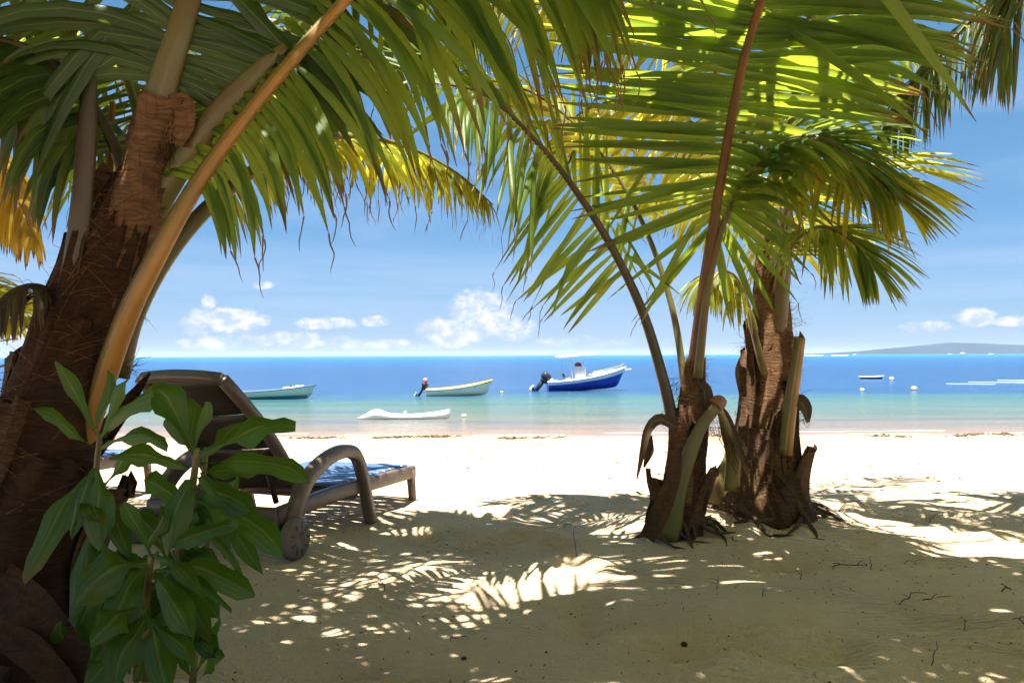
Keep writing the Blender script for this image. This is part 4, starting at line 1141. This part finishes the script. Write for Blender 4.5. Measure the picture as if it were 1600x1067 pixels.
# ------------------------------------------------------------------ broad leaved shrub in front of the left palm
bx, by = at(230, 1055, 2.25).x, 2.25
bush = empty('leafy_shrub', (bx, by, gz(bx, by)), 'green shrub with big glossy paddle leaves beside the brown palm trunk', 'shrub')
LEAFPROF = np.array([.10, .16, .34, .60, .82, .97, 1.0, .88, .60, .10])
def bleaf(b, t, w, bow=.04, nrm=(0, -1, .7), roll=0.0, curl=0.0):
    """blade from b to t (picture x, y, distance), width in metres"""
    B = np.array(at(*b)); T_ = np.array(at(*t)); mid_ = (B + T_) / 2 + np.array([0, 0, bow]) + np.array([0, -.3 * abs(bow), 0])
    P = np.array([(1 - u) ** 2 * B + 2 * u * (1 - u) * mid_ + u * u * T_ for u in np.linspace(0, 1, 10)])
    sw = rng.uniform(-.014, .014); P[:, 0] += sw * np.sin(np.linspace(0, 1, 10) * 6.28); P[-3:, 2] -= np.array([.002, .008, .018]) * rng.uniform(0, 1.6)
    if curl: P[-2:] += np.array([0, 0, -curl])
    n_ = np.array(nrm, float) + np.array([roll, 0, 0])
    mb = MB(); rv = rng.random()
    W = w * rng.uniform(.72, 1.02) * LEAFPROF ** rng.uniform(.8, 1.35) * (1 + np.array([rng.uniform(-.05, .05) for _ in range(10)]))
    ribbon(mb, P, W, n_, -.16 + rng.uniform(-.05, .05), rv, twist=rng.uniform(-.35, .35), across=3)
    # gentle waves of the margin
    V = mb.v[0].reshape(10, 7, 3); ph = rng.uniform(0, 6)
    for i in range(10):
        for j in range(7):
            V[i, j, 2] += abs(j - 3) / 3 * w * .11 * math.sin(i * 1.5 + ph + (3 if j > 3 else 0))
    return world_child(mb, 'leaf', M['bush'], bush)
def stem(pts, r0, r1):
    mb = MB(); tube(mb, catmull(A(*pts), 16), np.linspace(r0, r1, 16), 8); return world_child(mb, 'stem', M['stalk_green'], bush)
stem([(165, 1060, 2.28), (158, 900, 2.22), (150, 760, 2.16), (156, 678, 2.14)], .012, .007)
stem([(225, 1060, 2.2), (262, 930, 2.12), (290, 820, 2.08), (303, 745, 2.06), (308, 700, 2.05)], .014, .008)
stem([(235, 1060, 2.2), (228, 960, 2.08), (236, 868, 2.0)], .012, .008)
stem([(300, 800, 2.1), (318, 740, 2.14), (322, 700, 2.2)], .008, .006)
stem([(215, 1060, 2.1), (218, 1000, 2.0), (225, 950, 1.96)], .012, .009)
K = [  # base, tip, width
 ((154, 684, 2.14), (86, 560, 2.10), .050, .02), ((156, 682, 2.14), (168, 577, 2.16), .045, .0), ((158, 684, 2.13), (200, 582, 2.12), .060, .02), ((158, 688, 2.12), (262, 600, 2.02), .075, .05),
 ((152, 700, 2.12), (48, 628, 2.08), .05, .0), ((152, 730, 2.1), (110, 830, 2.05), .11, .03), ((150, 735, 2.08), (158, 852, 2.02), .10, .02), ((148, 740, 2.1), (36, 900, 2.0), .075, .05), ((158, 700, 2.1), (262, 690, 2.0), .06, .05),
 ((306, 712, 2.05), (238, 592, 1.98), .085, .05), ((308, 705, 2.06), (322, 617, 2.06), .034, .0), ((310, 712, 2.05), (462, 655, 2.02), .105, .03), ((312, 725, 2.06), (486, 738, 2.04), .078, .035),
 ((304, 716, 2.05), (262, 640, 2.03), .05, .0), ((308, 712, 2.1), (296, 612, 2.2), .06, .0), ((312, 712, 2.08), (395, 658, 2.2), .07, .02), ((306, 740, 2.06), (405, 728, 2.16), .06, .0), ((300, 735, 2.04), (170, 712, 2.0), .06, .04),
 ((302, 740, 2.03), (262, 850, 1.97), .10, .04), ((306, 745, 2.03), (336, 775, 1.95), .04, .03), ((300, 765, 2.06), (392, 800, 2.0), .09, .04), ((298, 780, 2.05), (440, 855, 1.98), .095, .05), ((236, 872, 2.0), (372, 812, 1.95), .062, .02),
 ((234, 870, 2.0), (192, 768, 1.97), .045, .0), ((236, 868, 2.0), (250, 788, 1.96), .058, .0), ((238, 872, 1.99), (318, 925, 1.9), .05, .05), ((300, 820, 2.05), (380, 890, 2.0), .03, .03),
 ((250, 880, 2.0), (398, 930, 1.95), .075, .05), ((240, 890, 2.0), (362, 950, 1.92), .045, .05), ((230, 880, 2.0), (118, 930, 1.95), .12, .05), ((232, 885, 2.0), (160, 990, 1.9), .11, .03), ((236, 890, 1.98), (300, 1000, 1.88), .09, .03),
 ((228, 955, 1.96), (180, 1062, 1.86), .10, .02), ((228, 955, 1.95), (262, 1072, 1.84), .095, .02), ((226, 955, 1.95), (140, 1000, 1.86), .09, .05), ((232, 960, 1.95), (300, 1040, 1.86), .05, .02), ((222, 1000, 2.0), (128, 1065, 1.9), .10, .02),
 ((160, 820, 2.15), (110, 960, 2.05), .12, .02), ((160, 850, 2.15), (215, 930, 2.05), .10, .02), ((262, 900, 2.1), (330, 985, 2.02), .08, .02), ((270, 880, 2.12), (215, 800, 2.1), .09, .02), ((285, 850, 2.1), (350, 760, 2.14), .06, .02),
 ((160, 900, 2.2), (105, 1030, 2.1), .12, .02), ((250, 980, 2.1), (322, 1010, 2.05), .06, .02), ((160, 780, 2.15), (205, 860, 2.1), .06, .02), ((270, 860, 2.14), (330, 900, 2.1), .08, .03), ((180, 1000, 2.1), (190, 920, 2.06), .10, .0),
 ((290, 800, 2.1), (225, 745, 2.06), .075, .03), ((270, 900, 2.14), (200, 985, 2.1), .09, .03), ((300, 750, 2.12), (352, 868, 2.1), .06, .02), ((160, 760, 2.12), (222, 700, 2.1), .05, .03), ((235, 940, 2.1), (280, 860, 2.06), .08, .0)]
for b, t, w_, bow in K: bleaf(b, t, w_, bow)
for b, t, w_, bow in [((300, 1060, 2.1), (345, 965, 2.05), .05, .0), ((300, 1060, 2.1), (262, 960, 2.02), .06, .0), ((305, 1065, 2.08), (352, 1020, 2.0), .05, .03), ((120, 1060, 2.1), (96, 965, 2.05), .06, .0),
                     ((125, 1060, 2.05), (165, 975, 1.98), .06, .0), ((330, 800, 2.14), (372, 742, 2.12), .04, .0), ((330, 806, 2.12), (410, 880, 2.05), .055, .05), ((205, 1065, 1.98), (232, 985, 1.9), .06, .0)]: bleaf(b, t, w_, bow)
stem([(300, 1075, 2.12), (312, 960, 2.14), (330, 800, 2.14)], .010, .006)
stem([(118, 1075, 2.12), (124, 1010, 2.08)], .008, .006)
_r = random.Random(77)
for i in range(26):      # inner leaves filling the heart of the shrub
    x = _r.uniform(130, 320); y = _r.uniform(790, 1040); Y = _r.uniform(2.08, 2.22)
    a = _r.uniform(0, 6.28); l = _r.uniform(60, 95)
    bleaf((x, y, Y + .03), (x + math.cos(a) * l, y - abs(math.sin(a)) * l * .5 + 45, Y - _r.uniform(0, .08)), _r.uniform(.07, .10), _r.uniform(0, .05), roll=_r.uniform(-.4, .4))
# small leafy sprig at the far left edge, and a seedling at the foot of the thick palm
def sprig(name, c, h, n, size, label, cat, mat='bush', seed=1, group=None):
    r_ = random.Random(seed); e = empty(name, c, label, cat, group)
    mb = MB(); tube(mb, [(0, 0, -.02), (.01, 0, h * .5), (.0, 0, h)], [.006, .005, .003], 6); mb.build('stem', M['stalk_green'], e)
    for i in range(n):
        t = (i + 1) / n; a = i * 2.4; l = size * r_.uniform(.8, 1.2)
        B = np.array([0, 0, h * t]); d = np.array([math.cos(a), math.sin(a), .5])
        P = np.array([B + d * l * u + np.array([0, 0, -.35 * l * u * u]) for u in np.linspace(0, 1, 7)])
        m2 = MB(); ribbon(m2, P, l * .34 * np.array([.1, .5, .9, 1, .8, .5, .05]), (0, 0, 1), -.15, r_.random(), across=2); m2.build('leaf', M[mat], e)
    return e
p_ = ground_at(1095, 812); sprig('seedling', (p_.x, p_.y - .1, gz(p_.x, p_.y - .1)), .05, 5, .11, 'small bright green seedling between the two palm feet', 'plant', 'leaf_yellow', 3)
q = at(-8, 620, 2.9); sprig('young_shrub', (q.x, q.y, gz(q.x, q.y)), 1.05, 22, .09, 'small leaved young shrub at the far left edge', 'shrub', 'leaf', 5)
# ------------------------------------------------------------------ boats
def hull_mesh(L, B, D, bow_rise=.3, stern_w=.8, flare=.25, n=18, keel=.12, bow_rake=.5, z0=-.15, entry=.55, sheer_mid=0.0):
    """stations from stern (x=0) to bow (x=L); returns rows of (keel, bilge, chine, gunwale) for the right side, y>0"""
    rows = []
    for i in range(n):
        t = i / (n - 1)
        w_ = B / 2 * (stern_w + (1 - stern_w) * math.sin(min(1, t / .45) * math.pi / 2)) if t < .45 else B / 2 * math.cos(((t - .45) / .55) ** (1 / entry) * math.pi / 2) ** .8
        w_ = max(w_, .004)
        top = D + bow_rise * max(0, t - .15) ** 2 * 1.3 - sheer_mid * math.sin(t * math.pi)
        xb = t * L
        rk = bow_rake * max(0, t - .7) / .3
        kz = z0 + (keel + .5 * max(0, t - .6) ** 2 * 2)
        rows.append([(xb - rk * .9, 0, z0 + .6 * max(0, t - .75) ** 2 * 4 * D), (xb - rk * .7, w_ * .55, kz), (xb - rk * .35, w_ * (1 - flare), (kz + top) * .5), (xb, w_, top)])
    return rows
def loft(mb, rows, sel, mirror=True):
    for sgn in ((1, -1) if mirror else (1,)):
        V = [(p[0], p[1] * sgn, p[2]) for r in rows for p in [r[k] for k in sel]]
        m = len(sel); Fc = []
        for i in range(len(rows) - 1):
            for k in range(m - 1):
                f = (i * m + k, i * m + k + 1, (i + 1) * m + k + 1, (i + 1) * m + k)
                Fc.append(f if sgn > 0 else f[::-1])
        mb.add(V, Fc)
    return mb
def transom(mb, rows, idx=0):
    r = rows[idx]; V = [r[0]] + [r[k] for k in (1, 2, 3)] + [(r[k][0], -r[k][1], r[k][2]) for k in (3, 2, 1)]
    mb.add(V, [tuple(range(7))]); return mb
def gunwale(rows, mat, parent, r=.04, name='gunwale', dz=0):
    mb = MB()
    P = [(x[3][0], x[3][1], x[3][2] + dz) for x in rows] + [(x[3][0], -x[3][1], x[3][2] + dz) for x in rows[::-1]]
    tube(mb, np.array(P), r, 6, side=(0, 0, 1)); return mb.build(name, M[mat], parent)
def inner(rows, mat, parent, inset=.06, floor=.06, name='inside'):
    rr = [[(p[0], max(0, p[1] - inset), max(p[2] + .03, floor) if k < 3 else p[2] - .01) for k, p in enumerate(r)] for r in rows]
    rr = [[(r[0][0], 0, floor), (r[1][0], r[1][1], floor), r[2], r[3]] for r in rr]
    return loft(MB(), rr, (0, 1, 2, 3)).build(name, M[mat], parent)
def outboard(parent, x, y, z, s=1.0, tilt=.5, name='outboard_motor', capmat='black'):
    """cowl, leg and propeller; tilted up behind the transom"""
    ca, sa = math.cos(tilt), math.sin(tilt); R_ = np.array([[ca, 0, sa], [0, 1, 0], [-sa, 0, ca]])
    e = MB()
    def bx_(c, size, bev): box(e, R_ @ (np.array(c) * s) + np.array([x, y, z]), np.array(size) * s, R_, bev * s)
    bx_((-.16, 0, .34), (.52, .36, .42), .1); bx_((-.12, 0, .08), (.36, .26, .2), .04)
    bx_((-.14, 0, -.32), (.2, .12, .72), .03); bx_((-.20, 0, -.66), (.42, .14, .14), .05); bx_((-.16, 0, -.82), (.2, .03, .22), .01)
    o = e.build(name, M[capmat], parent)
    p = MB()
    for k in range(3):
        a = k * 2.094; c = R_ @ (np.array([-.44, .10 * math.cos(a), -.66 + .10 * math.sin(a)]) * s) + np.array([x, y, z])
        rot = R_ @ np.array([[1, 0, 0], [0, math.cos(a), -math.sin(a)], [0, math.sin(a), math.cos(a)]])
        box(p, c, np.array([.04, .17, .09]) * s, rot, .01)
    p.build('propeller', M['white'], o)
    return o

# blue and white centre console boat
Yb_ = 56.0
q = at(856, 610, Yb_); e = empty('motor_boat', (q.x, Yb_, SEA_Z), 'blue hulled motor boat with white topsides and a flat white sun top', 'boat', rz=math.radians(2))
e.rotation_euler = (0, math.radians(-4.5), math.radians(4))
L_ = 5.65; rows = hull_mesh(L_, 2.0, .62, .62, .86, .22, 22, .08, .9, -.2, sheer_mid=.02)
lo = [[r[0], r[1], r[2], (r[2][0] * .6 + r[3][0] * .4, r[2][1] * .6 + r[3][1] * .4, r[2][2] * .6 + r[3][2] * .4)] for r in rows]
mb = loft(MB(), lo, (0, 1, 2, 3)); V = lo[0]
mb.add([V[0]] + V[1:] + [(p[0], -p[1], p[2]) for p in V[:0:-1]], [tuple(range(7))]); mb.build('hull', M['blue'], e)
up_ = [[r[3], (R[3][0], R[3][1] + .012, R[3][2])] for r, R in zip(lo, rows)]
mb = loft(MB(), up_, (0, 1)); r0 = up_[0]; mb.add([r0[0], r0[1], (r0[1][0], -r0[1][1], r0[1][2]), (r0[0][0], -r0[0][1], r0[0][2])], [(0, 1, 2, 3)]); mb.build('topside', M['white'], e)
gunwale(rows, 'white', e, .05)
inner(rows, 'white', e, .1, .22)
mb = MB(); fd = rows[13:]; loft(mb, [[(r[3][0], 0, r[3][2] + .03), (r[3][0], r[3][1] * .95, r[3][2])] for r in fd], (0, 1)); mb.build('foredeck', M['white'], e)
mb = MB(); tube(mb, [(r[3][0] - .02, r[3][1] * .9, r[3][2] + .22) for r in rows[10:]] + [(r[3][0] - .02, -r[3][1] * .9, r[3][2] + .22) for r in rows[:9:-1]], .018, 5); mb.build('bow_rail', M['steel'], e)
mb = MB()
for k in (11, 14, 17, 20):
    for sg in (1, -1):
        r = rows[k][3]; tube(mb, [(r[0], sg * r[1] * .93, r[2]), (r[0] - .02, sg * r[1] * .9, r[2] + .22)], .014, 5)
mb.build('rail_post', M['steel'], e)
mb = MB(); box(mb, (5.75, 0, 1.02), (.55, .22, .07), None, .02); mb.build('anchor_pulpit', M['white'], e)
mb = MB(); box(mb, (2.35, 0, .95), (.72, .85, 1.15), np.array(Euler((0, .12, 0)).to_matrix()), .08); mb.build('console', M['white'], e)
mb = MB(); box(mb, (2.30, 0, 1.62), (.42, .70, .38), np.array(Euler((0, .3, 0)).to_matrix()), .12); mb.build('windscreen_cover', M['red'], e)
mb = MB(); box(mb, (1.45, 0, .62), (.42, .85, .5), None, .05); mb.build('helm_seat', M['white'], e)
mb = MB(); box(mb, (1.2, 0, .92), (.1, .8, .42), np.array(Euler((0, -.2, 0)).to_matrix()), .04); mb.build('seat_back', M['black'], e)
mb = MB(); box(mb, (2.15, 0, 2.32), (2.7, 1.5, .15), np.array(Euler((0, -.02, 0)).to_matrix()), .07); mb.build('sun_top', M['white'], e)
for sx_ in (1.75, 2.65):
    for sg in (1, -1):
        mb = MB(); tube(mb, [(sx_, sg * .5, .5), (sx_ - .05, sg * .55, 2.2)], .016, 6); mb.build('top_post', M['white'], e)
mb = MB(); lathe(mb, [(.0, 0), (.13, .0), (.15, .1), (.13, .3), (.0, .32)], (.35, .5, .5), 10); mb.build('fender', M['white'], e)
outboard(e, -.18, .32, .56, 1.25, .75); outboard(e, -.18, -.32, .56, 1.25, .75)

# cream boat with orange inside
Yc = 49.5
q = at(666, 618, Yc); e = empty('wooden_boat', (q.x, Yc, SEA_Z), 'cream wooden boat with orange rim and outboard motor, left of the blue boat', 'boat'); e.rotation_euler = (0, math.radians(-2.5), math.radians(5))
L_ = 4.15; rows = hull_mesh(L_, 1.3, .34, .42, .72, .2, 18, .06, .45, -.12)
transom(loft(MB(), rows, (0, 1, 2, 3)), rows).build('hull', M['cream'], e)
gunwale(rows, 'trimblue', e, .028); gunwale([[p for p in r[:3]] + [(r[3][0], r[3][1] * .93, r[3][2])] for r in rows], 'orange', e, .055, 'inner_rim', .04); inner(rows, 'orange', e, .06, .05)
for x in (1.0, 2.1, 3.0):
    mb = MB(); k = int(x / L_ * 17); box(mb, (x, 0, rows[k][3][2] - .12), (.24, rows[k][3][1] * 1.8, .04), None, .01); mb.build('thwart', M['orange'], e)
outboard(e, -.1, 0, .38, .78, .62)
mb = MB(); lathe(mb, [(.0, 0), (.10, 0), (.14, .08), (.12, .2), (.0, .24)], (-.02, 0, .78), 12); mb.build('motor_cover', M['red'], e)
mb = MB(); lathe(mb, [(.0, 0), (.12, 0), (.13, .06), (.06, .1), (.0, .11)], (-.02, 0, 1.0), 12); mb.build('motor_cap', M['white'], e)

# mint green boat behind the lounger
Yd = 46.5
q = at(492, 622, Yd); e = empty('wooden_boat', (q.x - 5.6, Yd + .2, SEA_Z), 'long pale green wooden boat with teal waterline, behind the sun lounger', 'boat'); e.rotation_euler = (0, math.radians(-1.5), math.radians(3))
L_ = 5.6; rows = hull_mesh(L_, 1.5, .38, .30, .7, .18, 20, .08, .5, -.12)
transom(loft(MB(), rows, (0, 1, 2, 3)), rows).build('hull', M['mint'], e)
gunwale(rows, 'trimblue', e, .035)
mb = MB(); loft(mb, [[(r[1][0] + .01, r[1][1] * 1.04 + .01, -.1), ((r[1][0] + r[2][0]) / 2 + .01, (r[1][1] * .5 + r[2][1] * .5) + .02, .10)] for r in rows[:-1]], (0, 1)); mb.build('waterline_stripe', M['teal'], e)
inner(rows, 'grey', e, .06, .06)
mb = MB(); box(mb, (4.45, 0, .60), (.75, .5, .05), np.array(Euler((0, -.15, 0)).to_matrix()), .02); mb.build('bow_board', M['white'], e)
mb = MB(); box(mb, (4.2, .05, .64), (.34, .5, .07), None, .03); mb.build('cloth_bundle', M['black'], e)
mb = MB(); tube(mb, [(3.6, .2, .55), (4.5, .1, .66)], .03, 6); mb.build('oar', M['white'], e)
for x in (1.5, 3.0):
    mb = MB(); box(mb, (x, 0, .36), (.22, 1.2, .04), None, .01); mb.build('thwart', M['grey'], e)

# white kayak floating near the beach
Yk = 31.5
q = at(560, 657, Yk); e = empty('kayak', (q.x, Yk, SEA_Z), 'white plastic kayak floating in the shallows by the beach', 'kayak'); e.rotation_euler = (0, 0, math.radians(4))
n = 26; V = []; Fc = []; L_ = 3.6
for i in range(n):
    t = i / (n - 1); w_ = .36 * max(.02, math.sin(math.pi * t) ** .62); top = .23 + .20 * max(0, t - .62) ** 2 * 5 + .17 * math.exp(-((t - .2) / .09) ** 2) - .04 * math.exp(-((t - .55) / .16) ** 2)
    bot = -.08 + .5 * max(0, t - .8) ** 2 * 6 + .5 * max(0, .06 - t) * 3
    x = t * L_; top = max(top * min(1, .35 + t * 6) * 1.0, bot + .03)
    for a, b in ((0, bot), (.6, bot + .03), (1, bot * .3 + top * .45), (.93, top * .85), (.5, top * .97), (0, top), (-.5, top * .97), (-.93, top * .85), (-1, bot * .3 + top * .45), (-.6, bot + .03)):
        V.append((x, a * w_, b))
for i in range(n - 1):
    for k in range(10):
        k2 = (k + 1) % 10; Fc.append((i * 10 + k, i * 10 + k2, i * 10 + 10 + k2, i * 10 + 10 + k))
Fc.append(tuple(range(10))[::-1]); Fc.append(tuple((n - 1) * 10 + k for k in range(10)))
MB().add(V, Fc).build('hull', M['white'], e)
mb = MB(); box(mb, (1.85, 0, .22), (.08, .4, .20), np.array(Euler((0, -.3, 0)).to_matrix()), .03); mb.build('seat_back', M['white'], e)

# low white float moored farther out
Yf = 80.0
q = at(1345, 594, Yf)
e = empty('dinghy', (q.x, Yf, SEA_Z), 'tiny low white dinghy moored far out on the right, beside a buoy', 'boat')
rows = hull_mesh(2.3, .9, .2, .05, .8, .2, 12, .05, .2, -.1)
transom(loft(MB(), rows, (0, 1, 2, 3)), rows).build('hull', M['trimblue'], e); gunwale(rows, 'white', e, .06); mb = MB(); loft(mb, [[(r[3][0], 0, r[3][2] + .04), (r[3][0], r[3][1], r[3][2])] for r in rows[4:]], (0, 1)); mb.build('deck', M['white'], e)

# buoys
def buoy(px, py, r, label):
    Y = 2.5 / ((py - 554.5) / F); q = at(px, py, Y)
    e = empty('buoy', (q.x, Y, SEA_Z), label, 'buoy', 'cream mooring buoys')
    mb = MB(); lathe(mb, [(.01, -r * .7), (r * .7, -r * .55), (r, 0), (r * .92, r * .45), (r * .6, r * .85), (.02, r)], (0, 0, r * .25), 16); mb.build('float', M['buoy'], e)
    mb = MB(); lathe(mb, [(r * .2, r * 1.15), (r * .22, r * 1.4), (r * .08, r * 1.5)], (0, 0, 0), 8); mb.build('mooring_eye', M['black'], e)
buoy(725, 650, .10, 'small cream buoy near the right end of the white kayak')
buoy(784, 613, .10, 'tiny buoy between the cream boat and the blue boat')
buoy(1393, 595, .22, 'buoy just right of the low white dinghy')
buoy(1428, 611, .20, 'largest buoy, farthest right on the blue water')
buoy(1347, 612, .15, 'pale buoy below the low white dinghy')
# tiny white boats far out on the right
def far_boat(px, w_, h_, Y, label):
    q = at(px, 552, Y)
    e = empty('far_boat', (q.x, Y, SEA_Z), label, 'boat', 'tiny white boats near the horizon')
    rows = hull_mesh(w_, w_ * .3, h_ * .35, h_ * .2, .8, .2, 10, .1, w_ * .1, -.2); transom(loft(MB(), rows, (0, 1, 2, 3)), rows).build('hull', M['white'], e)
    mb = MB(); box(mb, (w_ * .45, 0, h_ * .6), (w_ * .4, w_ * .2, h_ * .5), None, .1); mb.build('cabin', M['white'], e)
far_boat(1480, 11, 2.6, 1500, 'tiny white boat on the horizon, left of the pair before the hills')
far_boat(1498, 15, 4.5, 1450, 'tiny white boat on the horizon with the tallest cabin')
far_boat(1543, 13, 2.2, 1500, 'tiny white boat on the horizon, farthest right')
far_boat(1331, 11, 2.2, 1400, 'tiny white boat on the horizon just right of the thick palm')
# broken surf lines over the reef: each a thin low strip of foam on the water
def surf(px0, px1, py, label, thick=.35, slope=0.0, seed=0, Y=None):
    Y = Y or 2.5 / ((py - 553.2) / F); r_ = random.Random(seed)
    x0, x1 = at(px0, py, Y).x, at(px1, py, Y).x; n = 50; V = []; Fc = []
    for i in range(n):
        t = i / (n - 1); x = x0 + (x1 - x0) * t; y = Y + slope * (t - .5) * (x1 - x0) + float(fbm(t * 8, seed * 3.1, 3)) * thick * 5; w_ = thick * (.25 + abs(float(fbm(t * 20, seed, 3))) * 4) * min(1, t * 5 + .05, (1 - t) * 5 + .05)
        V += [(x, y - w_, SEA_Z + .01), (x, y, SEA_Z + .01 + .10 * thick), (x, y + w_, SEA_Z + .01)]
    for i in range(n - 1):
        for k in range(2): Fc.append((i * 3 + k, i * 3 + 3 + k, i * 3 + 4 + k, i * 3 + 1 + k))
    mb = MB().add(V, Fc); tag(mb.build('surf_line', M['foam']), label, 'foam', kind='stuff')
surf(1488, 1545, 601, 'thin white surf streak, left end of the line on the right', .10, -.6, 1)
surf(1522, 1590, 598.5, 'thin white surf streak, middle of the line on the right', .14, -.5, 2)
surf(1570, 1660, 596, 'thin white surf streak at the right edge', .16, -.4, 5)
for k in range(9):
    xa = -14 + k * 4.1 + rng.uniform(-.6, .6); pa, pb = 800 + xa / 25.4 * F, 800 + (xa + rng.uniform(1.6, 3.6)) / 25.4 * F
    surf(pa, pb, 676, 'faint foam edge where the water meets the beach', .03, rng.uniform(-.03, .03), 20 + k, Y=25.3 + rng.uniform(-.3, .5))
surf(1258, 1285, 555, 'far surf line beside the thick palm', 4.0, 0, 3, Y=1300)
surf(1300, 1325, 555, 'far surf line on the right of the thick palm', 4.0, 0, 4, Y=1350)
# ------------------------------------------------------------------ seaweed line, twigs, crumbs, stones
r_ = random.Random(99)
mb = MB()
for i in range(520):
    x = r_.uniform(-12, 20)
    if float(vnoise(x * .9, 2.2)) < .42: continue
    y = 21.7 + float(fbm(x * .35, .5, 3)) * 2.2 + r_.gauss(0, .10); l = r_.uniform(.06, .32); z = gz(x, y)
    P = [(x + l * k / 4, y + r_.uniform(-.03, .03), z + (.02 + .035 * math.sin(k * .785)) * r_.uniform(.4, 1.3)) for k in range(5)]
    tube(mb, P, [.006, .014, .02, .014, .004], 4)
tag(mb.build('seaweed_line', M['weed']), 'broken line of dark dry seaweed along the water edge', 'seaweed', kind='stuff')
mb = MB()
for i in range(260):
    x = r_.uniform(-3, 9); y = r_.uniform(7, 21); l = r_.uniform(.02, .09); z = gz(x, y)
    tube(mb, [(x, y, z), (x + l * .5, y + r_.uniform(-.02, .02), z + .01), (x + l, y, z + .003)], [.004, .007, .003], 4)
for i in range(1700):      # crumbs of bark and leaf in the shade
    x = r_.uniform(-1.6, 4.2); y = r_.uniform(1.6, 6.5); l = r_.uniform(.003, .013); z = gz(x, y); a = r_.uniform(0, 6.3)
    tube(mb, [(x, y, z + .001), (x + l * math.cos(a), y + l * math.sin(a), z + .005)], [.0012, r_.uniform(.001, .0028)], 4)
tag(mb.build('leaf_litter', M['twig']), 'dark crumbs of bark and dry leaf scattered over the sand', 'litter', kind='stuff')
def twig(px, py, dx, up, lean, label, fork=0, r=.0035, seed=0):
    """twig lying or standing in the sand; dx length along the ground, up height"""
    q_ = random.Random(seed + int(px)); g = ground_at(px, py); e = None
    P = []; n = 7
    for k in range(n):
        t = k / (n - 1); x = g.x + dx * t + lean * t; y = g.y + q_.uniform(-.012, .012) * (1 if dx else .2) + dx * .25 * t
        z = gz(x, y) + .004 + up * (t if not dx else math.sin(t * 2.6)) + q_.uniform(-.003, .003)
        P.append((x + q_.uniform(-.005, .005), y, z))
    r = r * .62
    P[0] = (P[0][0], P[0][1], gz(P[0][0], P[0][1]) - .01)
    if not fork:
        m_ = MB(); tube(m_, [(p[0] - g.x, p[1] - g.y, p[2] - g.z) for p in P], np.linspace(r, r * .5, n), 6); o = m_.build('twig', M['twig']); o.location = g; tag(o, label, 'twig', 'twigs on the sand'); return
    e = empty('twig', g, label, 'twig', 'twigs on the sand')
    m_ = MB(); tube(m_, P, np.linspace(r, r * .5, n), 6); world_child(m_, 'main_twig', M['twig'], e)
    for f in range(fork):
        b = np.array(P[2 + f * 2]); m_ = MB(); d = np.array([q_.uniform(-.06, .06), q_.uniform(-.05, .05), q_.uniform(.0, .03)])
        tube(m_, [b, b + d * .5 + [0, 0, .004], b + d], [r * .7, r * .6, r * .3], 5); world_child(m_, 'side_twig', M['twig'], e)
twig(900, 870, 0, .125, -.01, 'thin upright twig standing in the sand left of the slim palm', r=.004)
twig(602, 922, 0, .05, -.02, 'short crooked twig standing left of the big sunlit patch', 1)
twig(1308, 800, .22, .045, 0, 'long bent twig lying on the sand right of the thick palm', 1, .005)
twig(1296, 886, .20, .012, 0, 'reddish forked twig lying below the striped sunlit patch', 3, .005)
twig(1360, 890, 0, .06, .0, 'short twig standing right of the reddish forked twig')
twig(1404, 946, .13, .035, 0, 'bent dark twig, left one of the crossed pair at lower right', 1, .004)
twig(1436, 938, .16, -.004, 0, 'bent dark twig, right one of the crossed pair at lower right', 1, .004)
twig(1456, 1038, 0, .07, .02, 'upright twig near the bottom right of the sand', 0, .003)
twig(1410, 882, .12, .008, .0, 'straight twig lying right of the standing short twig', 0, .003)
twig(1120, 920, 0, .05, .01, 'small forked twig standing below the slim palm', 2, .003)
twig(1192, 932, 0, .03, .0, 'tiny twig standing right of the palm shadow spots', 0, .003)
twig(1505, 985, 0, .04, .01, 'small upright twig at the far right of the shaded sand', 0, .003)
twig(1565, 925, .04, .02, .0, 'small reddish curled twig near the right edge', 2, .005)
twig(1600, 975, -.05, .02, .0, 'dark forked twig touching the right edge', 2, .004)
twig(1250, 905, 0, .03, .01, 'small dark twig standing below the thick palm roots', 1, .003)
twig(1400, 815, .07, .02, 0, 'short thin twig on the shaded sand beyond the stripes', 0, .003)
twig(1452, 815, .03, .015, 0, 'small knotted twig right of the short thin twig', 2, .004)
twig(880, 825, .05, .02, 0, 'thin twig lying left of the upright twig', 0, .003)
twig(700, 1000, .07, .004, 0, 'thin twig lying flat below the sunlit patch', 0, .003)
def stone(px, py, s, label, flat=.55, seed=0, cat='stone', mat='stone'):
    g = ground_at(px, py); m_ = MB(); V = []; Fc = []; n, k_ = 7, 12
    for i in range(n):
        ph = math.pi * i / (n - 1)
        for k in range(k_):
            a = 2 * math.pi * k / k_; rr = s * (1 + .5 * float(fbm(math.cos(a) * 1.5 + seed, math.sin(a) * 1.5 + ph, 3)))
            V.append((math.sin(ph) * math.cos(a) * rr, math.sin(ph) * math.sin(a) * rr * .8, math.cos(ph) * rr * flat))
    for i in range(n - 1):
        for k in range(k_):
            k2 = (k + 1) % k_; Fc.append((i * k_ + k, i * k_ + k2, (i + 1) * k_ + k2, (i + 1) * k_ + k))
    m_.add(V, Fc); o = m_.build('stone' if cat == 'stone' else cat, M[mat]); o.location = (g.x, g.y, g.z + s * flat * .35); tag(o, label, cat)
stone(1171, 800, .045, 'rounded pale stone at the foot of the thick palm', .6, 2)
stone(1206, 803, .045, 'flatter pale stone right of the rounded one', .45, 5)
stone(1069, 1008, .013, 'small dark pebble in the middle foreground', .8, 7, mat='twig')
stone(725, 1030, .010, 'tiny dark pebble left in the foreground', .8, 8, mat='twig')
stone(1143, 796, .085, 'brown clump of coconut fibre at the foot of the thick palm', .7, 9, 'fibre_clump', 'fibre')
